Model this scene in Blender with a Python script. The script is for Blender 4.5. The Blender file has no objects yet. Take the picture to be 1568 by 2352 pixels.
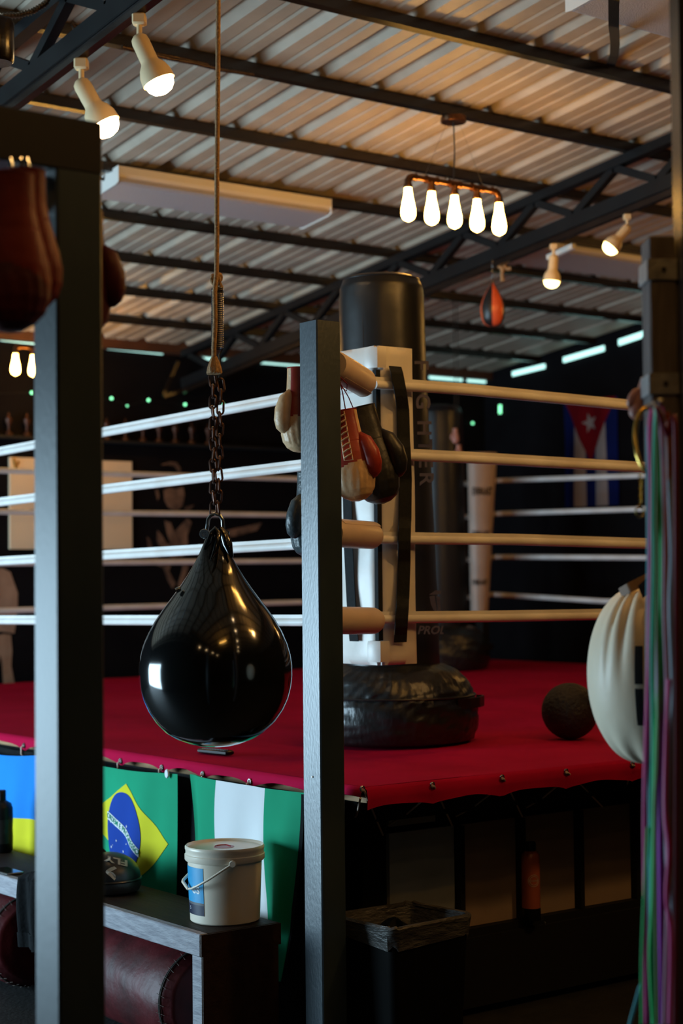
import bpy, math, random
from mathutils import Vector, Matrix
random.seed(7)
PI = math.pi
scn = bpy.context.scene
COL = scn.collection

# ------------------------------------------------------------------ camera
CAM_H = 1.6
FPX = 3900.0
AZ, PITCH, ROLL = math.radians(52.8), math.radians(2.22), -0.0100
_f0 = Vector((math.cos(AZ), math.sin(AZ), 0)); _r0 = Vector((math.sin(AZ), -math.cos(AZ), 0)); _u0 = Vector((0, 0, 1))
FW = _f0*math.cos(PITCH) + _u0*math.sin(PITCH)
_up0 = -_f0*math.sin(PITCH) + _u0*math.cos(PITCH)
RT = _r0*math.cos(ROLL) + _up0*math.sin(ROLL)
UP = -_r0*math.sin(ROLL) + _up0*math.cos(ROLL)
CAM = Vector((0, 0, CAM_H))
cd = bpy.data.cameras.new('camera'); cam = bpy.data.objects.new('camera', cd); COL.objects.link(cam)
cam.matrix_world = Matrix(((RT.x, UP.x, -FW.x, 0), (RT.y, UP.y, -FW.y, 0), (RT.z, UP.z, -FW.z, CAM_H), (0, 0, 0, 1)))
cd.sensor_fit = 'VERTICAL'; cd.sensor_height = 36.0; cd.lens = FPX/2352*36.0
cd.clip_start = 0.05; cd.clip_end = 100
cd.dof.use_dof = True; cd.dof.focus_distance = 5.5; cd.dof.aperture_fstop = 2.4
scn.camera = cam

def ray(px, py): return FW + RT*((px-784)/FPX) - UP*((py-1176)/FPX)
def at(px, py, D): return CAM + ray(px, py)*D
def onz(px, py, z): d = ray(px, py); return CAM + d*((z-CAM_H)/d.z)
def onx(px, py, x): d = ray(px, py); return CAM + d*(x/d.x)
def ony(px, py, y): d = ray(px, py); return CAM + d*(y/d.y)

# ------------------------------------------------------------------ world, daylight, exposure
w = bpy.data.worlds.new('world'); scn.world = w; w.use_nodes = True
w.node_tree.nodes['Background'].inputs[0].default_value = (0.45, 0.72, 0.95, 1)
w.node_tree.nodes['Background'].inputs[1].default_value = 0.10
scn.view_settings.view_transform = 'Standard'
scn.view_settings.look = 'None'
scn.view_settings.exposure = 0.0
scn.view_settings.gamma = 1.0
scn.view_settings.use_curve_mapping = False

def area_light(name, loc, rot, sx, sy, power, col):
    l = bpy.data.lights.new(name, 'AREA'); l.shape = 'RECTANGLE'; l.size = sx; l.size_y = sy
    l.energy = power; l.color = col
    o = bpy.data.objects.new(name, l); COL.objects.link(o); o.location = loc; o.rotation_euler = rot
    return o
DAY_Y0, DAY_Y1, DAY_Z0, DAY_Z1 = 6.6, 10.8, 0.10, 1.95
area_light('daylight_through_roller_door', (-1.0, (DAY_Y0+DAY_Y1)/2, (DAY_Z0+DAY_Z1)/2), (0, -PI/2, 0),
           DAY_Z1-DAY_Z0, DAY_Y1-DAY_Y0, 520, (0.56, 0.82, 1.0))

# ------------------------------------------------------------------ materials
def mat(name, col, rough=0.6, metal=0.0, spec=0.5, col2=None, scale=8.0, bump=0.0, bscale=40.0, coat=0.0, aniso=None, mix=(0.35, 0.7), coatr=0.1, detail=5):
    m = bpy.data.materials.new(name); m.use_nodes = True
    nt = m.node_tree; b = nt.nodes['Principled BSDF']
    b.inputs['Base Color'].default_value = (*col, 1); b.inputs['Roughness'].default_value = rough
    b.inputs['Metallic'].default_value = metal; b.inputs['Specular IOR Level'].default_value = spec
    b.inputs['Coat Weight'].default_value = coat; b.inputs['Coat Roughness'].default_value = coatr
    tc = nt.nodes.new('ShaderNodeTexCoord'); mp = nt.nodes.new('ShaderNodeMapping')
    nt.links.new(tc.outputs['Object'], mp.inputs[0])
    if aniso: mp.inputs['Scale'].default_value = aniso
    if col2 is None: col2 = tuple(c*0.72 for c in col)
    n = nt.nodes.new('ShaderNodeTexNoise'); n.inputs['Scale'].default_value = scale; n.inputs['Detail'].default_value = detail
    nt.links.new(mp.outputs[0], n.inputs['Vector'])
    r = nt.nodes.new('ShaderNodeValToRGB')
    r.color_ramp.elements[0].position = mix[0]; r.color_ramp.elements[1].position = mix[1]
    r.color_ramp.elements[0].color = (*col, 1); r.color_ramp.elements[1].color = (*col2, 1)
    nt.links.new(n.outputs['Fac'], r.inputs[0]); nt.links.new(r.outputs[0], b.inputs['Base Color'])
    if bump > 0:
        n2 = nt.nodes.new('ShaderNodeTexNoise'); n2.inputs['Scale'].default_value = bscale; n2.inputs['Detail'].default_value = 4
        nt.links.new(mp.outputs[0], n2.inputs['Vector'])
        bp = nt.nodes.new('ShaderNodeBump'); bp.inputs['Strength'].default_value = bump; bp.inputs['Distance'].default_value = 0.01
        nt.links.new(n2.outputs['Fac'], bp.inputs['Height']); nt.links.new(bp.outputs[0], b.inputs['Normal'])
    return m
def emit(name, col, s):
    m = bpy.data.materials.new(name); m.use_nodes = True; nt = m.node_tree
    b = nt.nodes['Principled BSDF']; b.inputs['Base Color'].default_value = (*col, 1)
    b.inputs['Emission Color'].default_value = (*col, 1); b.inputs['Emission Strength'].default_value = s
    return m
M = {}
M['roof'] = mat('galvanised_roof', (0.45, 0.38, 0.295), 0.5, 0.0, 0.4, (0.37, 0.30, 0.225), 5, 0.05, 60)
M['steel_dark'] = mat('dark_painted_steel', (0.012, 0.007, 0.005), 0.25, 0.0, 0.5, (0.007, 0.004, 0.003), 6, 0.05, 90)
M['truss'] = mat('charcoal_painted_truss', (0.007, 0.008, 0.009), 0.45, 0.0, 0.22, (0.005, 0.005, 0.006), 6)
M['header'] = mat('rust_red_primer', (0.10, 0.035, 0.015), 0.6, 0, 0.4, (0.05, 0.02, 0.01), 4)
M['post'] = mat('worn_bare_steel', (0.034, 0.052, 0.064), 0.36, 0.1, 0.9, (0.010, 0.022, 0.036), 5, 0.08, 120, aniso=(1, 1, .4), mix=(.35, .68))
M['post_near'] = mat('worn_dull_steel', (0.030, 0.046, 0.058), 0.42, 0.1, 0.55, (0.010, 0.022, 0.03), 4, 0.06, 120, aniso=(1, 1, .4), mix=(.35, .7))
M['post2'] = mat('black_painted_tube', (0.016, 0.012, 0.010), 0.4, 0.0, 0.4, (0.010, 0.008, 0.006), 6, aniso=(1, 1, .3))
M['canvas'] = mat('red_ring_canvas', (0.44, 0.006, 0.050), 0.85, 0, 0.04, (0.34, 0.004, 0.036), 2.2, 0.25, 9)
M['white_vinyl'] = mat('white_vinyl', (0.78, 0.74, 0.70), 0.38, 0, 0.5, (0.66, 0.60, 0.54), 5, 0.3, 7)
M['rope_vinyl'] = mat('white_rope_vinyl', (0.78, 0.76, 0.74), 0.35, 0, 0.5, (0.64, 0.60, 0.56), 6)
M['tan_vinyl'] = mat('pale_turnbuckle_vinyl', (0.66, 0.52, 0.44), 0.42, 0, 0.5, (0.58, 0.44, 0.36), 6, 0.15, 15)
M['black_web'] = mat('black_webbing', (0.014, 0.016, 0.018), 0.8, 0, 0.2, (0.01, 0.011, 0.012), 60, 0.3, 300)
M['black_vinyl'] = mat('black_bag_vinyl', (0.012, 0.012, 0.013), 0.36, 0, 0.5, (0.008, 0.008, 0.009), 5, 0.12, 12)
M['base_vinyl'] = mat('black_crinkled_vinyl', (0.012, 0.012, 0.012), 0.34, 0, 0.55, (0.008, 0.008, 0.008), 6, 0.8, 16, aniso=(1, 1, .45))
M['gloss_black'] = mat('glossy_black_rubber', (0.005, 0.006, 0.006), 0.11, 0, 0.6, (0.005, 0.005, 0.006), 3, 0.015, 9, coat=0.5)
M['print_brown'] = mat('faded_print', (0.085, 0.055, 0.042), 0.5, 0, 0.4, (0.07, 0.045, 0.035), 30)
M['rope_tan'] = mat('tan_braided_rope', (0.46, 0.28, 0.14), 0.8, 0, 0.2, (0.28, 0.16, 0.08), 120, 0.5, 260)
M['chain'] = mat('rusty_chain', (0.16, 0.085, 0.06), 0.38, 0.75, 0.5, (0.07, 0.03, 0.022), 60)
M['spring'] = mat('dark_spring_steel', (0.10, 0.10, 0.11), 0.3, 0.85, 0.5, (0.05, 0.045, 0.045), 40)
M['chrome'] = mat('plated_steel', (0.55, 0.56, 0.56), 0.22, 1, 0.5, (0.40, 0.42, 0.42), 20)
M['red_leather'] = mat('red_glove_leather', (0.34, 0.035, 0.018), 0.38, 0, 0.5, (0.24, 0.02, 0.012), 8, 0.2, 25)
M['dark_red_leather'] = mat('deep_red_glove_leather', (0.15, 0.007, 0.003), 0.5, 0, 0.25, (0.09, 0.004, 0.003), 8, 0.2, 25)
M['cream_leather'] = mat('cream_glove_leather', (0.66, 0.44, 0.25), 0.42, 0, 0.5, (0.50, 0.31, 0.16), 14, 0.45, 28)
M['black_leather'] = mat('black_glove_leather', (0.014, 0.013, 0.013), 0.4, 0, 0.5, (0.01, 0.009, 0.009), 8, 0.3, 25)
M['slate_leather'] = mat('slate_glove_leather', (0.045, 0.065, 0.072), 0.42, 0, 0.5, (0.03, 0.042, 0.048), 8, 0.5, 35)
M['flag_blue'] = mat('flag_blue_cloth', (0.012, 0.20, 0.62), 0.8, 0, 0.15, (0.010, 0.17, 0.54), 3)
M['flag_yellow'] = mat('flag_yellow_cloth', (0.62, 0.58, 0.02), 0.8, 0, 0.15, (0.54, 0.50, 0.02), 3)
M['flag_green'] = mat('flag_green_cloth', (0.008, 0.30, 0.155), 0.8, 0, 0.15, (0.006, 0.25, 0.125), 3)
M['flag_white'] = mat('flag_white_cloth', (0.70, 0.72, 0.74), 0.8, 0, 0.15, (0.64, 0.66, 0.68), 3)
M['flag_navy'] = mat('flag_navy_cloth', (0.006, 0.045, 0.30), 0.8, 0, 0.15, (0.005, 0.035, 0.25), 3)
M['flag_red'] = mat('flag_red_cloth', (0.42, 0.006, 0.018), 0.8, 0, 0.15, (0.34, 0.005, 0.014), 3)
M['flag_letter'] = mat('flag_letter_green', (0.01, 0.24, 0.14), 0.8, 0, 0.15)
M['bucket'] = mat('white_bucket_plastic', (0.76, 0.68, 0.56), 0.30, 0, 0.5, (0.72, 0.64, 0.52), 3)
M['label_blue'] = mat('bucket_label_blue', (0.02, 0.32, 0.62), 0.35, 0, 0.5, (0.018, 0.28, 0.56), 3)
M['label_navy'] = mat('bucket_label_navy', (0.012, 0.018, 0.05), 0.35)
M['label_white'] = mat('bucket_label_white', (0.66, 0.72, 0.76), 0.35)
M['sticker_red'] = mat('red_sticker', (0.45, 0.01, 0.03), 0.4)
M['sticker_pink'] = mat('pink_sticker', (0.50, 0.20, 0.26), 0.4)
M['bench_top'] = mat('brown_bench_paint', (0.028, 0.014, 0.008), 0.6, 0, 0.15, (0.018, 0.009, 0.006), 10, 0.3, 30, aniso=(3, .4, 3))
M['bench_edge'] = mat('weathered_grey_timber', (0.33, 0.33, 0.36), 0.65, 0, 0.3, (0.20, 0.20, 0.23), 22, 0.5, 60, aniso=(3, .5, 3))
M['maroon'] = mat('cracked_maroon_leather', (0.085, 0.007, 0.010), 0.5, 0, 0.3, (0.035, 0.005, 0.006), 9, 0.5, 14)
M['wood_deck'] = mat('plywood_edge', (0.36, 0.22, 0.11), 0.7, 0, 0.3, (0.26, 0.15, 0.07), 12, aniso=(1, 1, 6))
M['black_paint'] = mat('black_painted_board', (0.008, 0.008, 0.009), 0.7, 0, 0.3, (0.006, 0.006, 0.007), 5)
M['cubby_panel'] = mat('beige_cubby_board', (0.34, 0.24, 0.17), 0.6, 0, 0.3, (0.29, 0.20, 0.14), 6)
M['cubby_white_lit'] = mat('daylit_white_board', (0.50, 0.52, 0.50), 0.6, 0, 0.3, (0.42, 0.43, 0.40), 6)  # white board paler than its neighbours, standing in for daylight on the first panel
M['wall_black'] = mat('black_painted_wall', (0.007, 0.006, 0.007), 0.85, 0, 0.05, (0.005, 0.004, 0.005), 3)
M['floor'] = mat('dark_rubber_floor', (0.018, 0.018, 0.018), 0.6, 0, 0.4, (0.010, 0.010, 0.010), 12, 0.3, 60)
M['mural'] = mat('brown_mural_paint', (0.20, 0.115, 0.075), 0.8, 0, 0.2, (0.06, 0.035, 0.025), 7, mix=(.42, .62))
M['mural_robe'] = mat('tan_mural_paint', (0.34, 0.20, 0.13), 0.8, 0, 0.2, (0.22, 0.12, 0.075), 7)
M['shaded_navy'] = mat('shaded_navy_cloth', (0.004, 0.010, 0.085), 0.85, 0, 0.1, (0.003, 0.008, 0.07), 3)  # this and next two: flag colours darkened for the dimness far from lamps
M['shaded_white'] = mat('shaded_white_cloth', (0.30, 0.27, 0.27), 0.85, 0, 0.1, (0.25, 0.22, 0.22), 3)
M['shaded_red'] = mat('shaded_red_cloth', (0.17, 0.004, 0.010), 0.85, 0, 0.1, (0.14, 0.003, 0.008), 3)
M['board_white'] = mat('cream_board', (0.74, 0.58, 0.40), 0.5, 0, 0.4, (0.70, 0.54, 0.36), 3)
M['lamp_cream'] = mat('cream_lamp_enamel', (0.80, 0.60, 0.36), 0.35, 0, 0.5, (0.76, 0.56, 0.32), 4)
M['fixture_white'] = mat('white_fixture_enamel', (0.74, 0.70, 0.64), 0.4, 0, 0.5, (0.70, 0.66, 0.60), 4)
M['diffuser'] = mat('prismatic_diffuser', (0.46, 0.43, 0.44), 0.45, 0, 0.5, (0.40, 0.37, 0.38), 160, 0.6, 220)
M['bronze'] = mat('antique_bronze_pipe', (0.17, 0.075, 0.035), 0.30, 0.85, 0.5, (0.10, 0.045, 0.02), 18)
M['cable'] = mat('black_cable', (0.01, 0.01, 0.01), 0.5)
M['wire'] = mat('steel_wire', (0.30, 0.29, 0.28), 0.35, 1)
M['conduit'] = mat('flexible_conduit', (0.22, 0.15, 0.10), 0.35, 0.9, 0.5, (0.12, 0.08, 0.05), 40)
M['timber'] = mat('grey_timber', (0.15, 0.125, 0.12), 0.7, 0, 0.3, (0.09, 0.07, 0.065), 14, 0.4, 40, aniso=(3, 3, .5))
M['galv'] = mat('galvanised_strap', (0.34, 0.33, 0.33), 0.5, 0.5, 0.5, (0.22, 0.21, 0.21), 30, 0.3, 60)
M['cream_bag'] = mat('cream_canvas_leather', (0.86, 0.76, 0.58), 0.45, 0, 0.4, (0.80, 0.68, 0.50), 5, 0.2, 12)
M['brown_strap'] = mat('brown_leather_strap', (0.22, 0.10, 0.03), 0.5)
M['gold'] = mat('polished_gold', (0.75, 0.50, 0.12), 0.18, 1)
M['pink_leather'] = mat('pink_leather', (0.50, 0.22, 0.17), 0.4)
M['orange_leather'] = mat('orange_speed_bag_leather', (0.80, 0.13, 0.045), 0.3, 0, 0.5, (0.74, 0.11, 0.04), 4)
M['plastic_black'] = mat('black_plastic', (0.006, 0.006, 0.007), 0.35, 0, 0.25)
M['plastic_grey'] = mat('grey_plastic', (0.10, 0.10, 0.11), 0.4)
M['liner'] = mat('cloudy_bin_liner', (0.09, 0.085, 0.08), 0.4, 0, 0.3, (0.035, 0.033, 0.03), 10, 0.8, 30, aniso=(1, 1, 3))
M['bottle_red'] = mat('coral_bottle_enamel', (0.42, 0.10, 0.05), 0.35, 0, 0.5)
M['cloth_black'] = mat('black_jersey_cloth', (0.006, 0.007, 0.008), 0.9, 0, 0.1, (0.009, 0.010, 0.011), 20, 0.3, 60)
M['ball'] = mat('textured_black_rubber', (0.014, 0.012, 0.012), 0.6, 0, 0.4, (0.009, 0.008, 0.008), 12, 0.9, 60)
M['bin_black'] = mat('matt_black_bin_plastic', (0.004, 0.004, 0.004), 0.7, 0, 0.06)
M['logo'] = mat('silver_logo_print', (0.50, 0.44, 0.36), 0.5)
M['trophy'] = mat('bronze_trophy', (0.07, 0.025, 0.012), 0.45, 0.4)
M['stitch'] = mat('dark_thread', (0.02, 0.015, 0.012), 0.8)
for k, c in dict(teal=(0.04, 0.38, 0.46), pink=(0.75, 0.06, 0.32), green=(0.01, 0.62, 0.14), purple=(0.50, 0.05, 0.62), grey=(0.28, 0.36, 0.44),
                 olive=(0.10, 0.22, 0.03), maroon=(0.20, 0.01, 0.03), mauve=(0.50, 0.24, 0.36), rust=(0.32, 0.07, 0.02), mint=(0.02, 0.60, 0.42), sage=(0.36, 0.52, 0.40)).items():
    M['band_'+k] = mat(k+'_rubber_band', c, 0.5, 0, 0.4)
BULB_COL = (1.0, 0.50, 0.09)
M['bulb'] = emit('lit_filament_glass', BULB_COL, 48)
M['spot_bulb'] = emit('lit_lamp_glass', (1.0, 0.66, 0.32), 42)
M['spot_bulb2'] = emit('lit_lamp_glass_far', (0.95, 0.80, 0.30), 8)
M['sky_pane'] = emit('bright_sky_pane', (0.50, 0.92, 0.85), 1.5)
M['fairy'] = emit('green_fairy_light', (0.25, 1.0, 0.50), 2.2)

# ------------------------------------------------------------------ mesh helpers
class MB:
    def __init__(s): s.v = []; s.f = []; s.mi = []
    def add(s, vs, fs, mi=0):
        o = len(s.v); s.v += [Vector(p) for p in vs]; s.f += [tuple(i+o for i in f) for f in fs]; s.mi += [mi]*len(fs)
    def box(s, lo, hi, mi=0, M4=None, bev=0.0):
        x0, y0, z0 = lo; x1, y1, z1 = hi
        if bev <= 0:
            vs = [Vector(p) for p in ((x0,y0,z0),(x1,y0,z0),(x1,y1,z0),(x0,y1,z0),(x0,y0,z1),(x1,y0,z1),(x1,y1,z1),(x0,y1,z1))]
            fs = [(0,3,2,1),(4,5,6,7),(0,1,5,4),(1,2,6,5),(2,3,7,6),(3,0,4,7)]
        else:
            b = bev
            ring = lambda i, z: [(x0+i,y0+b,z),(x0+b,y0+i,z),(x1-b,y0+i,z),(x1-i,y0+b,z),(x1-i,y1-b,z),(x1-b,y1-i,z),(x0+b,y1-i,z),(x0+i,y1-b,z)]
            ringi = lambda z: [(x0+b,y0+2*b,z),(x0+2*b,y0+b,z),(x1-2*b,y0+b,z),(x1-b,y0+2*b,z),(x1-b,y1-2*b,z),(x1-2*b,y1-b,z),(x0+2*b,y1-b,z),(x0+b,y1-2*b,z)]
            vs = [Vector(p) for p in ringi(z0)+ring(0,z0+b)+ring(0,z1-b)+ringi(z1)]
            fs = [tuple(reversed(range(8)))]
            for k in range(3):
                for i in range(8):
                    j = (i+1) % 8; fs.append((k*8+i, k*8+j, k*8+8+j, k*8+8+i))
            fs.append(tuple(range(24, 32)))
        if M4 is not None: vs = [M4 @ p for p in vs]
        s.add(vs, fs, mi)
    def beam(s, a, b, w, h, mi=0, up=Vector((0,0,1)), bev=0.0):   # box section from a to b, w across, h along up
        a = Vector(a); b = Vector(b); d = (b-a); L = d.length; d.normalize()
        x = d.cross(up); x.normalize(); u = x.cross(d)
        T = Matrix(((x.x, d.x, u.x, a.x), (x.y, d.y, u.y, a.y), (x.z, d.z, u.z, a.z), (0,0,0,1)))
        s.box((-w/2, 0, -h/2), (w/2, L, h/2), mi, T, bev)
    def tube(s, pts, r, seg=10, mi=0, closed=False, cap=True, rs=None, flat=None):
        pts = [Vector(p) for p in pts]; n = len(pts); vs = []; fs = []
        up = None
        for i, p in enumerate(pts):
            if closed: d = pts[(i+1) % n]-pts[i-1]
            else: d = pts[min(i+1, n-1)]-pts[max(i-1, 0)]
            d.normalize()
            if up is None:
                up = Vector((0,0,1)) if abs(d.z) < .9 else Vector((1,0,0))
            x = d.cross(up)
            if x.length < 1e-6: x = d.orthogonal()
            x.normalize(); u = x.cross(d); u.normalize(); up = u
            rr = rs[i] if rs else r
            for k in range(seg):
                a = 2*PI*k/seg
                if flat: vs.append(p + x*math.cos(a)*flat[0] + u*math.sin(a)*flat[1])
                else: vs.append(p + (x*math.cos(a)+u*math.sin(a))*rr)
        m = n if closed else n-1
        for i in range(m):
            a0 = i*seg; b0 = ((i+1) % n)*seg
            for k in range(seg):
                k2 = (k+1) % seg
                fs.append((a0+k, a0+k2, b0+k2, b0+k))
        if cap and not closed:
            fs.append(tuple(reversed(range(seg)))); fs.append(tuple(range((n-1)*seg, n*seg)))
        s.add(vs, fs, mi)
    def lathe(s, prof, seg=32, mi=0, T=None, fn=None, mis=None):   # prof [(r,z)], axis z
        vs = []; fs = []; n = len(prof); o = len(s.v)
        for i, (r, z) in enumerate(prof):
            for k in range(seg):
                a = 2*PI*k/seg
                p = Vector((r*math.cos(a), r*math.sin(a), z))
                if fn: p = fn(p, a, i)
                vs.append(T @ p if T else p)
        ml = []
        for i in range(n-1):
            for k in range(seg):
                k2 = (k+1) % seg
                fs.append((i*seg+k, i*seg+k2, (i+1)*seg+k2, (i+1)*seg+k)); ml.append(mis(i, k) if mis else mi)
        s.v += vs; s.f += [tuple(q+o for q in f) for f in fs]; s.mi += ml
        if prof[0][0] > 1e-6: s.f.append(tuple(o+k for k in reversed(range(seg)))); s.mi.append(mi)
        if prof[-1][0] > 1e-6: s.f.append(tuple(o+(n-1)*seg+k for k in range(seg))); s.mi.append(mi)
    def grid(s, fn, nu, nv, mi=0, mis=None):
        vs = [fn(i/nu, j/nv) for j in range(nv+1) for i in range(nu+1)]
        o = len(s.v); s.v += [Vector(p) for p in vs]
        for j in range(nv):
            for i in range(nu):
                a = j*(nu+1)+i
                s.f.append((o+a, o+a+1, o+a+nu+2, o+a+nu+1)); s.mi.append(mis((i+.5)/nu, (j+.5)/nv) if mis else mi)
    def sheet(s, fn, nu, nv, th, mi=0, mis=None):    # a grid with a back side and edges; fn(u,v,depth)
        o = len(s.v); W = nu+1; H = nv+1
        for dd in (0, th):
            for j in range(H):
                for i in range(W): s.v.append(Vector(fn(i/nu, j/nv, dd)))
        N = W*H
        for j in range(nv):
            for i in range(nu):
                a = j*W+i; m = mis((i+.5)/nu, (j+.5)/nv) if mis else mi
                s.f.append((o+a, o+a+1, o+a+W+1, o+a+W)); s.mi.append(m)
                s.f.append((o+N+a, o+N+a+W, o+N+a+W+1, o+N+a+1)); s.mi.append(m)
        def q(a, b):
            s.f.append((o+a, o+N+a, o+N+b, o+b)); s.mi.append(mi)
        for i in range(nu): q(i, i+1); q((H-1)*W+i+1, (H-1)*W+i)
        for j in range(nv): q((j+1)*W, j*W); q(j*W+nu, (j+1)*W+nu)
    def torus(s, c, R, r, axis='z', seg=20, rs=8, mi=0, sx=1, sy=1):
        pts = []
        for k in range(seg):
            a = 2*PI*k/seg; x, y = R*math.cos(a)*sx, R*math.sin(a)*sy
            p = {'z': (x, y, 0), 'x': (0, x, y), 'y': (x, 0, y)}[axis]
            pts.append(Vector(c)+Vector(p))
        s.tube(pts, r, rs, mi, closed=True)
    def poly(s, pts, n, th, mi=0):      # flat outline extruded by th along n
        n = Vector(n); k = len(pts)
        vs = [Vector(p) for p in pts]+[Vector(p)+n*th for p in pts]
        fs = [tuple(range(k)), tuple(reversed(range(k, 2*k)))]+[(i, i+k, (i+1) % k+k, (i+1) % k) for i in range(k)]
        s.add(vs, fs, mi)
    def build(s, name, mats, parent=None, smooth=True, origin=None, angle=40, sub=0):
        if not isinstance(mats, (list, tuple)): mats = [mats]
        c = Vector(origin) if origin is not None else (Vector((0, 0, 0)))
        if parent is not None: c = PORG.get(parent.name, Vector((0, 0, 0)))
        elif origin is None and s.v:
            xs = [p.x for p in s.v]; ys = [p.y for p in s.v]; zs = [p.z for p in s.v]
            c = Vector(((min(xs)+max(xs))/2, (min(ys)+max(ys))/2, min(zs)))
        me = bpy.data.meshes.new(name)
        me.from_pydata([tuple(p-c) for p in s.v], [], s.f); me.update()
        for m in mats: me.materials.append(m)
        for i, p in enumerate(me.polygons): p.material_index = s.mi[i]
        import bmesh
        bm = bmesh.new(); bm.from_mesh(me); bmesh.ops.recalc_face_normals(bm, faces=bm.faces); bm.to_mesh(me); bm.free()
        if smooth:
            for p in me.polygons: p.use_smooth = True
            try: me.set_sharp_from_angle(angle=math.radians(angle))
            except Exception: pass
        o = bpy.data.objects.new(name, me); COL.objects.link(o)
        if parent is None: o.location = c
        else: o.parent = parent
        PORG[o.name] = c
        if sub:
            md = o.modifiers.new('sub', 'SUBSURF'); md.levels = sub; md.render_levels = sub
        return o
PORG = {}   # world origin of each object (parts are stored relative to their thing)

def tag(o, label, cat, group=None, kind=None):
    if label: o['label'] = label
    if cat: o['category'] = cat
    if group: o['group'] = group
    if kind: o['kind'] = kind
    return o
def thing(name, loc, label, cat, group=None):
    o = bpy.data.objects.new(name, None); COL.objects.link(o); o.location = loc; o.empty_display_size = 0.05
    PORG[o.name] = Vector(loc)
    return tag(o, label, cat, group)
def struct(o, label=None): 
    o['kind'] = 'structure'
    if label: o['label'] = label
    return o
def copy_tree(o, parent=None):
    c = o.copy(); COL.objects.link(c); c.parent = parent
    PORG[c.name] = PORG.get(o.name, Vector((0, 0, 0))).copy()
    for ch in list(o.children): copy_tree(ch, c)
    return c

_tc = {}
def text_geo(txt, size=1.0, align='CENTER', bold=0.0):
    key = (txt, align, bold)
    if key not in _tc:
        cu = bpy.data.curves.new('t', 'FONT'); cu.body = txt; cu.size = 1.0; cu.align_x = align; cu.align_y = 'CENTER'; cu.offset = bold
        cu.resolution_u = 4
        ob = bpy.data.objects.new('t', cu); COL.objects.link(ob)
        dg = bpy.context.evaluated_depsgraph_get(); me = bpy.data.meshes.new_from_object(ob.evaluated_get(dg))
        _tc[key] = ([(v.co.x, v.co.y) for v in me.vertices], [tuple(p.vertices) for p in me.polygons])
        bpy.data.objects.remove(ob); bpy.data.curves.remove(cu); bpy.data.meshes.remove(me)
    v, f = _tc[key]
    return [(x*size, y*size) for x, y in v], f
def put_text(mb, txt, size, fn, mi=0, align='CENTER', bold=0.0):
    v, f = text_geo(txt, size, align, bold); mb.add([fn(x, y) for x, y in v], f, mi)
def smoothstep(x): x = max(0, min(1, x)); return x*x*(3-2*x)

# ================================================================== STRUCTURE
TS = 0.1228; RZ0 = 4.642           # plane of the purlin undersides: z = RZ0 - TS*y
def rz(y): return RZ0-TS*y
def onroof(px, py, dz=0.0):
    d = ray(px, py); k = (RZ0+dz-CAM_H)/(d.z+TS*d.y); return CAM+d*k
XL, XR, YF, YB = -1.05, 9.88, -2.6, 10.95
b = MB(); b.box((XL-.2, YF-.2, -.1), (XR+.2, YB+.2, 0)); struct(b.build('floor', M['floor'], smooth=False))
# corrugated roof sheet
PT = 0.352; prof = []
x = 4.26-PT*16
while x < XR+.3:
    for dx, dz in ((0, 0), (.020, .056), (.045, .056), (.094, 0), (.168, 0), (.174, .008), (.182, .008), (.196, 0), (.262, 0), (.268, .008), (.276, .008), (.290, 0)):
        prof.append((x+dx-.03, dz))
    x += PT
b = MB(); ys = [YF-.3, 1.5, YB+.3]
vs = []; fs = []
for yy in ys:
    for px_, dz in prof: vs.append((px_, yy, rz(yy)+.052+dz))
n = len(prof)
for j in range(len(ys)-1):
    for i in range(n-1): fs.append((j*n+i, j*n+i+1, (j+1)*n+i+1, (j+1)*n+i))
b.add(vs, fs)
struct(b.build('ceiling', M['roof'], smooth=False))
# walls
b = MB(); b.box((XL-.1, YB, 0), (XR+.1, YB+.1, rz(YB)+.1)); struct(b.build('wall_back', M['wall_black'], smooth=False))
b = MB(); b.poly([(XR, YF, 0), (XR, YB, 0), (XR, YB, rz(YB)+.1), (XR, YF, rz(YF)+.1)], (1, 0, 0), .1); struct(b.build('wall_right', M['wall_black'], smooth=False))
b = MB()
b.poly([(XL, YF, 0), (XL, DAY_Y0, 0), (XL, DAY_Y0, rz(DAY_Y0)+.1), (XL, YF, rz(YF)+.1)], (-1, 0, 0), .1)
b.poly([(XL, DAY_Y1, 0), (XL, YB, 0), (XL, YB, rz(YB)+.1), (XL, DAY_Y1, rz(DAY_Y1)+.1)], (-1, 0, 0), .1)
b.poly([(XL, DAY_Y0, DAY_Z1), (XL, DAY_Y1, DAY_Z1), (XL, DAY_Y1, rz(DAY_Y1)+.1), (XL, DAY_Y0, rz(DAY_Y0)+.1)], (-1, 0, 0), .1)
b.poly([(XL, DAY_Y0, 0), (XL, DAY_Y1, 0), (XL, DAY_Y1, DAY_Z0), (XL, DAY_Y0, DAY_Z0)], (-1, 0, 0), .1)
struct(b.build('wall_left', M['wall_black'], smooth=False))
b = MB(); b.box((XL-.1, YF-.1, 0), (XR+.1, YF, rz(YF)+.1)); struct(b.build('wall_front', M['wall_black'], smooth=False))
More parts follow.
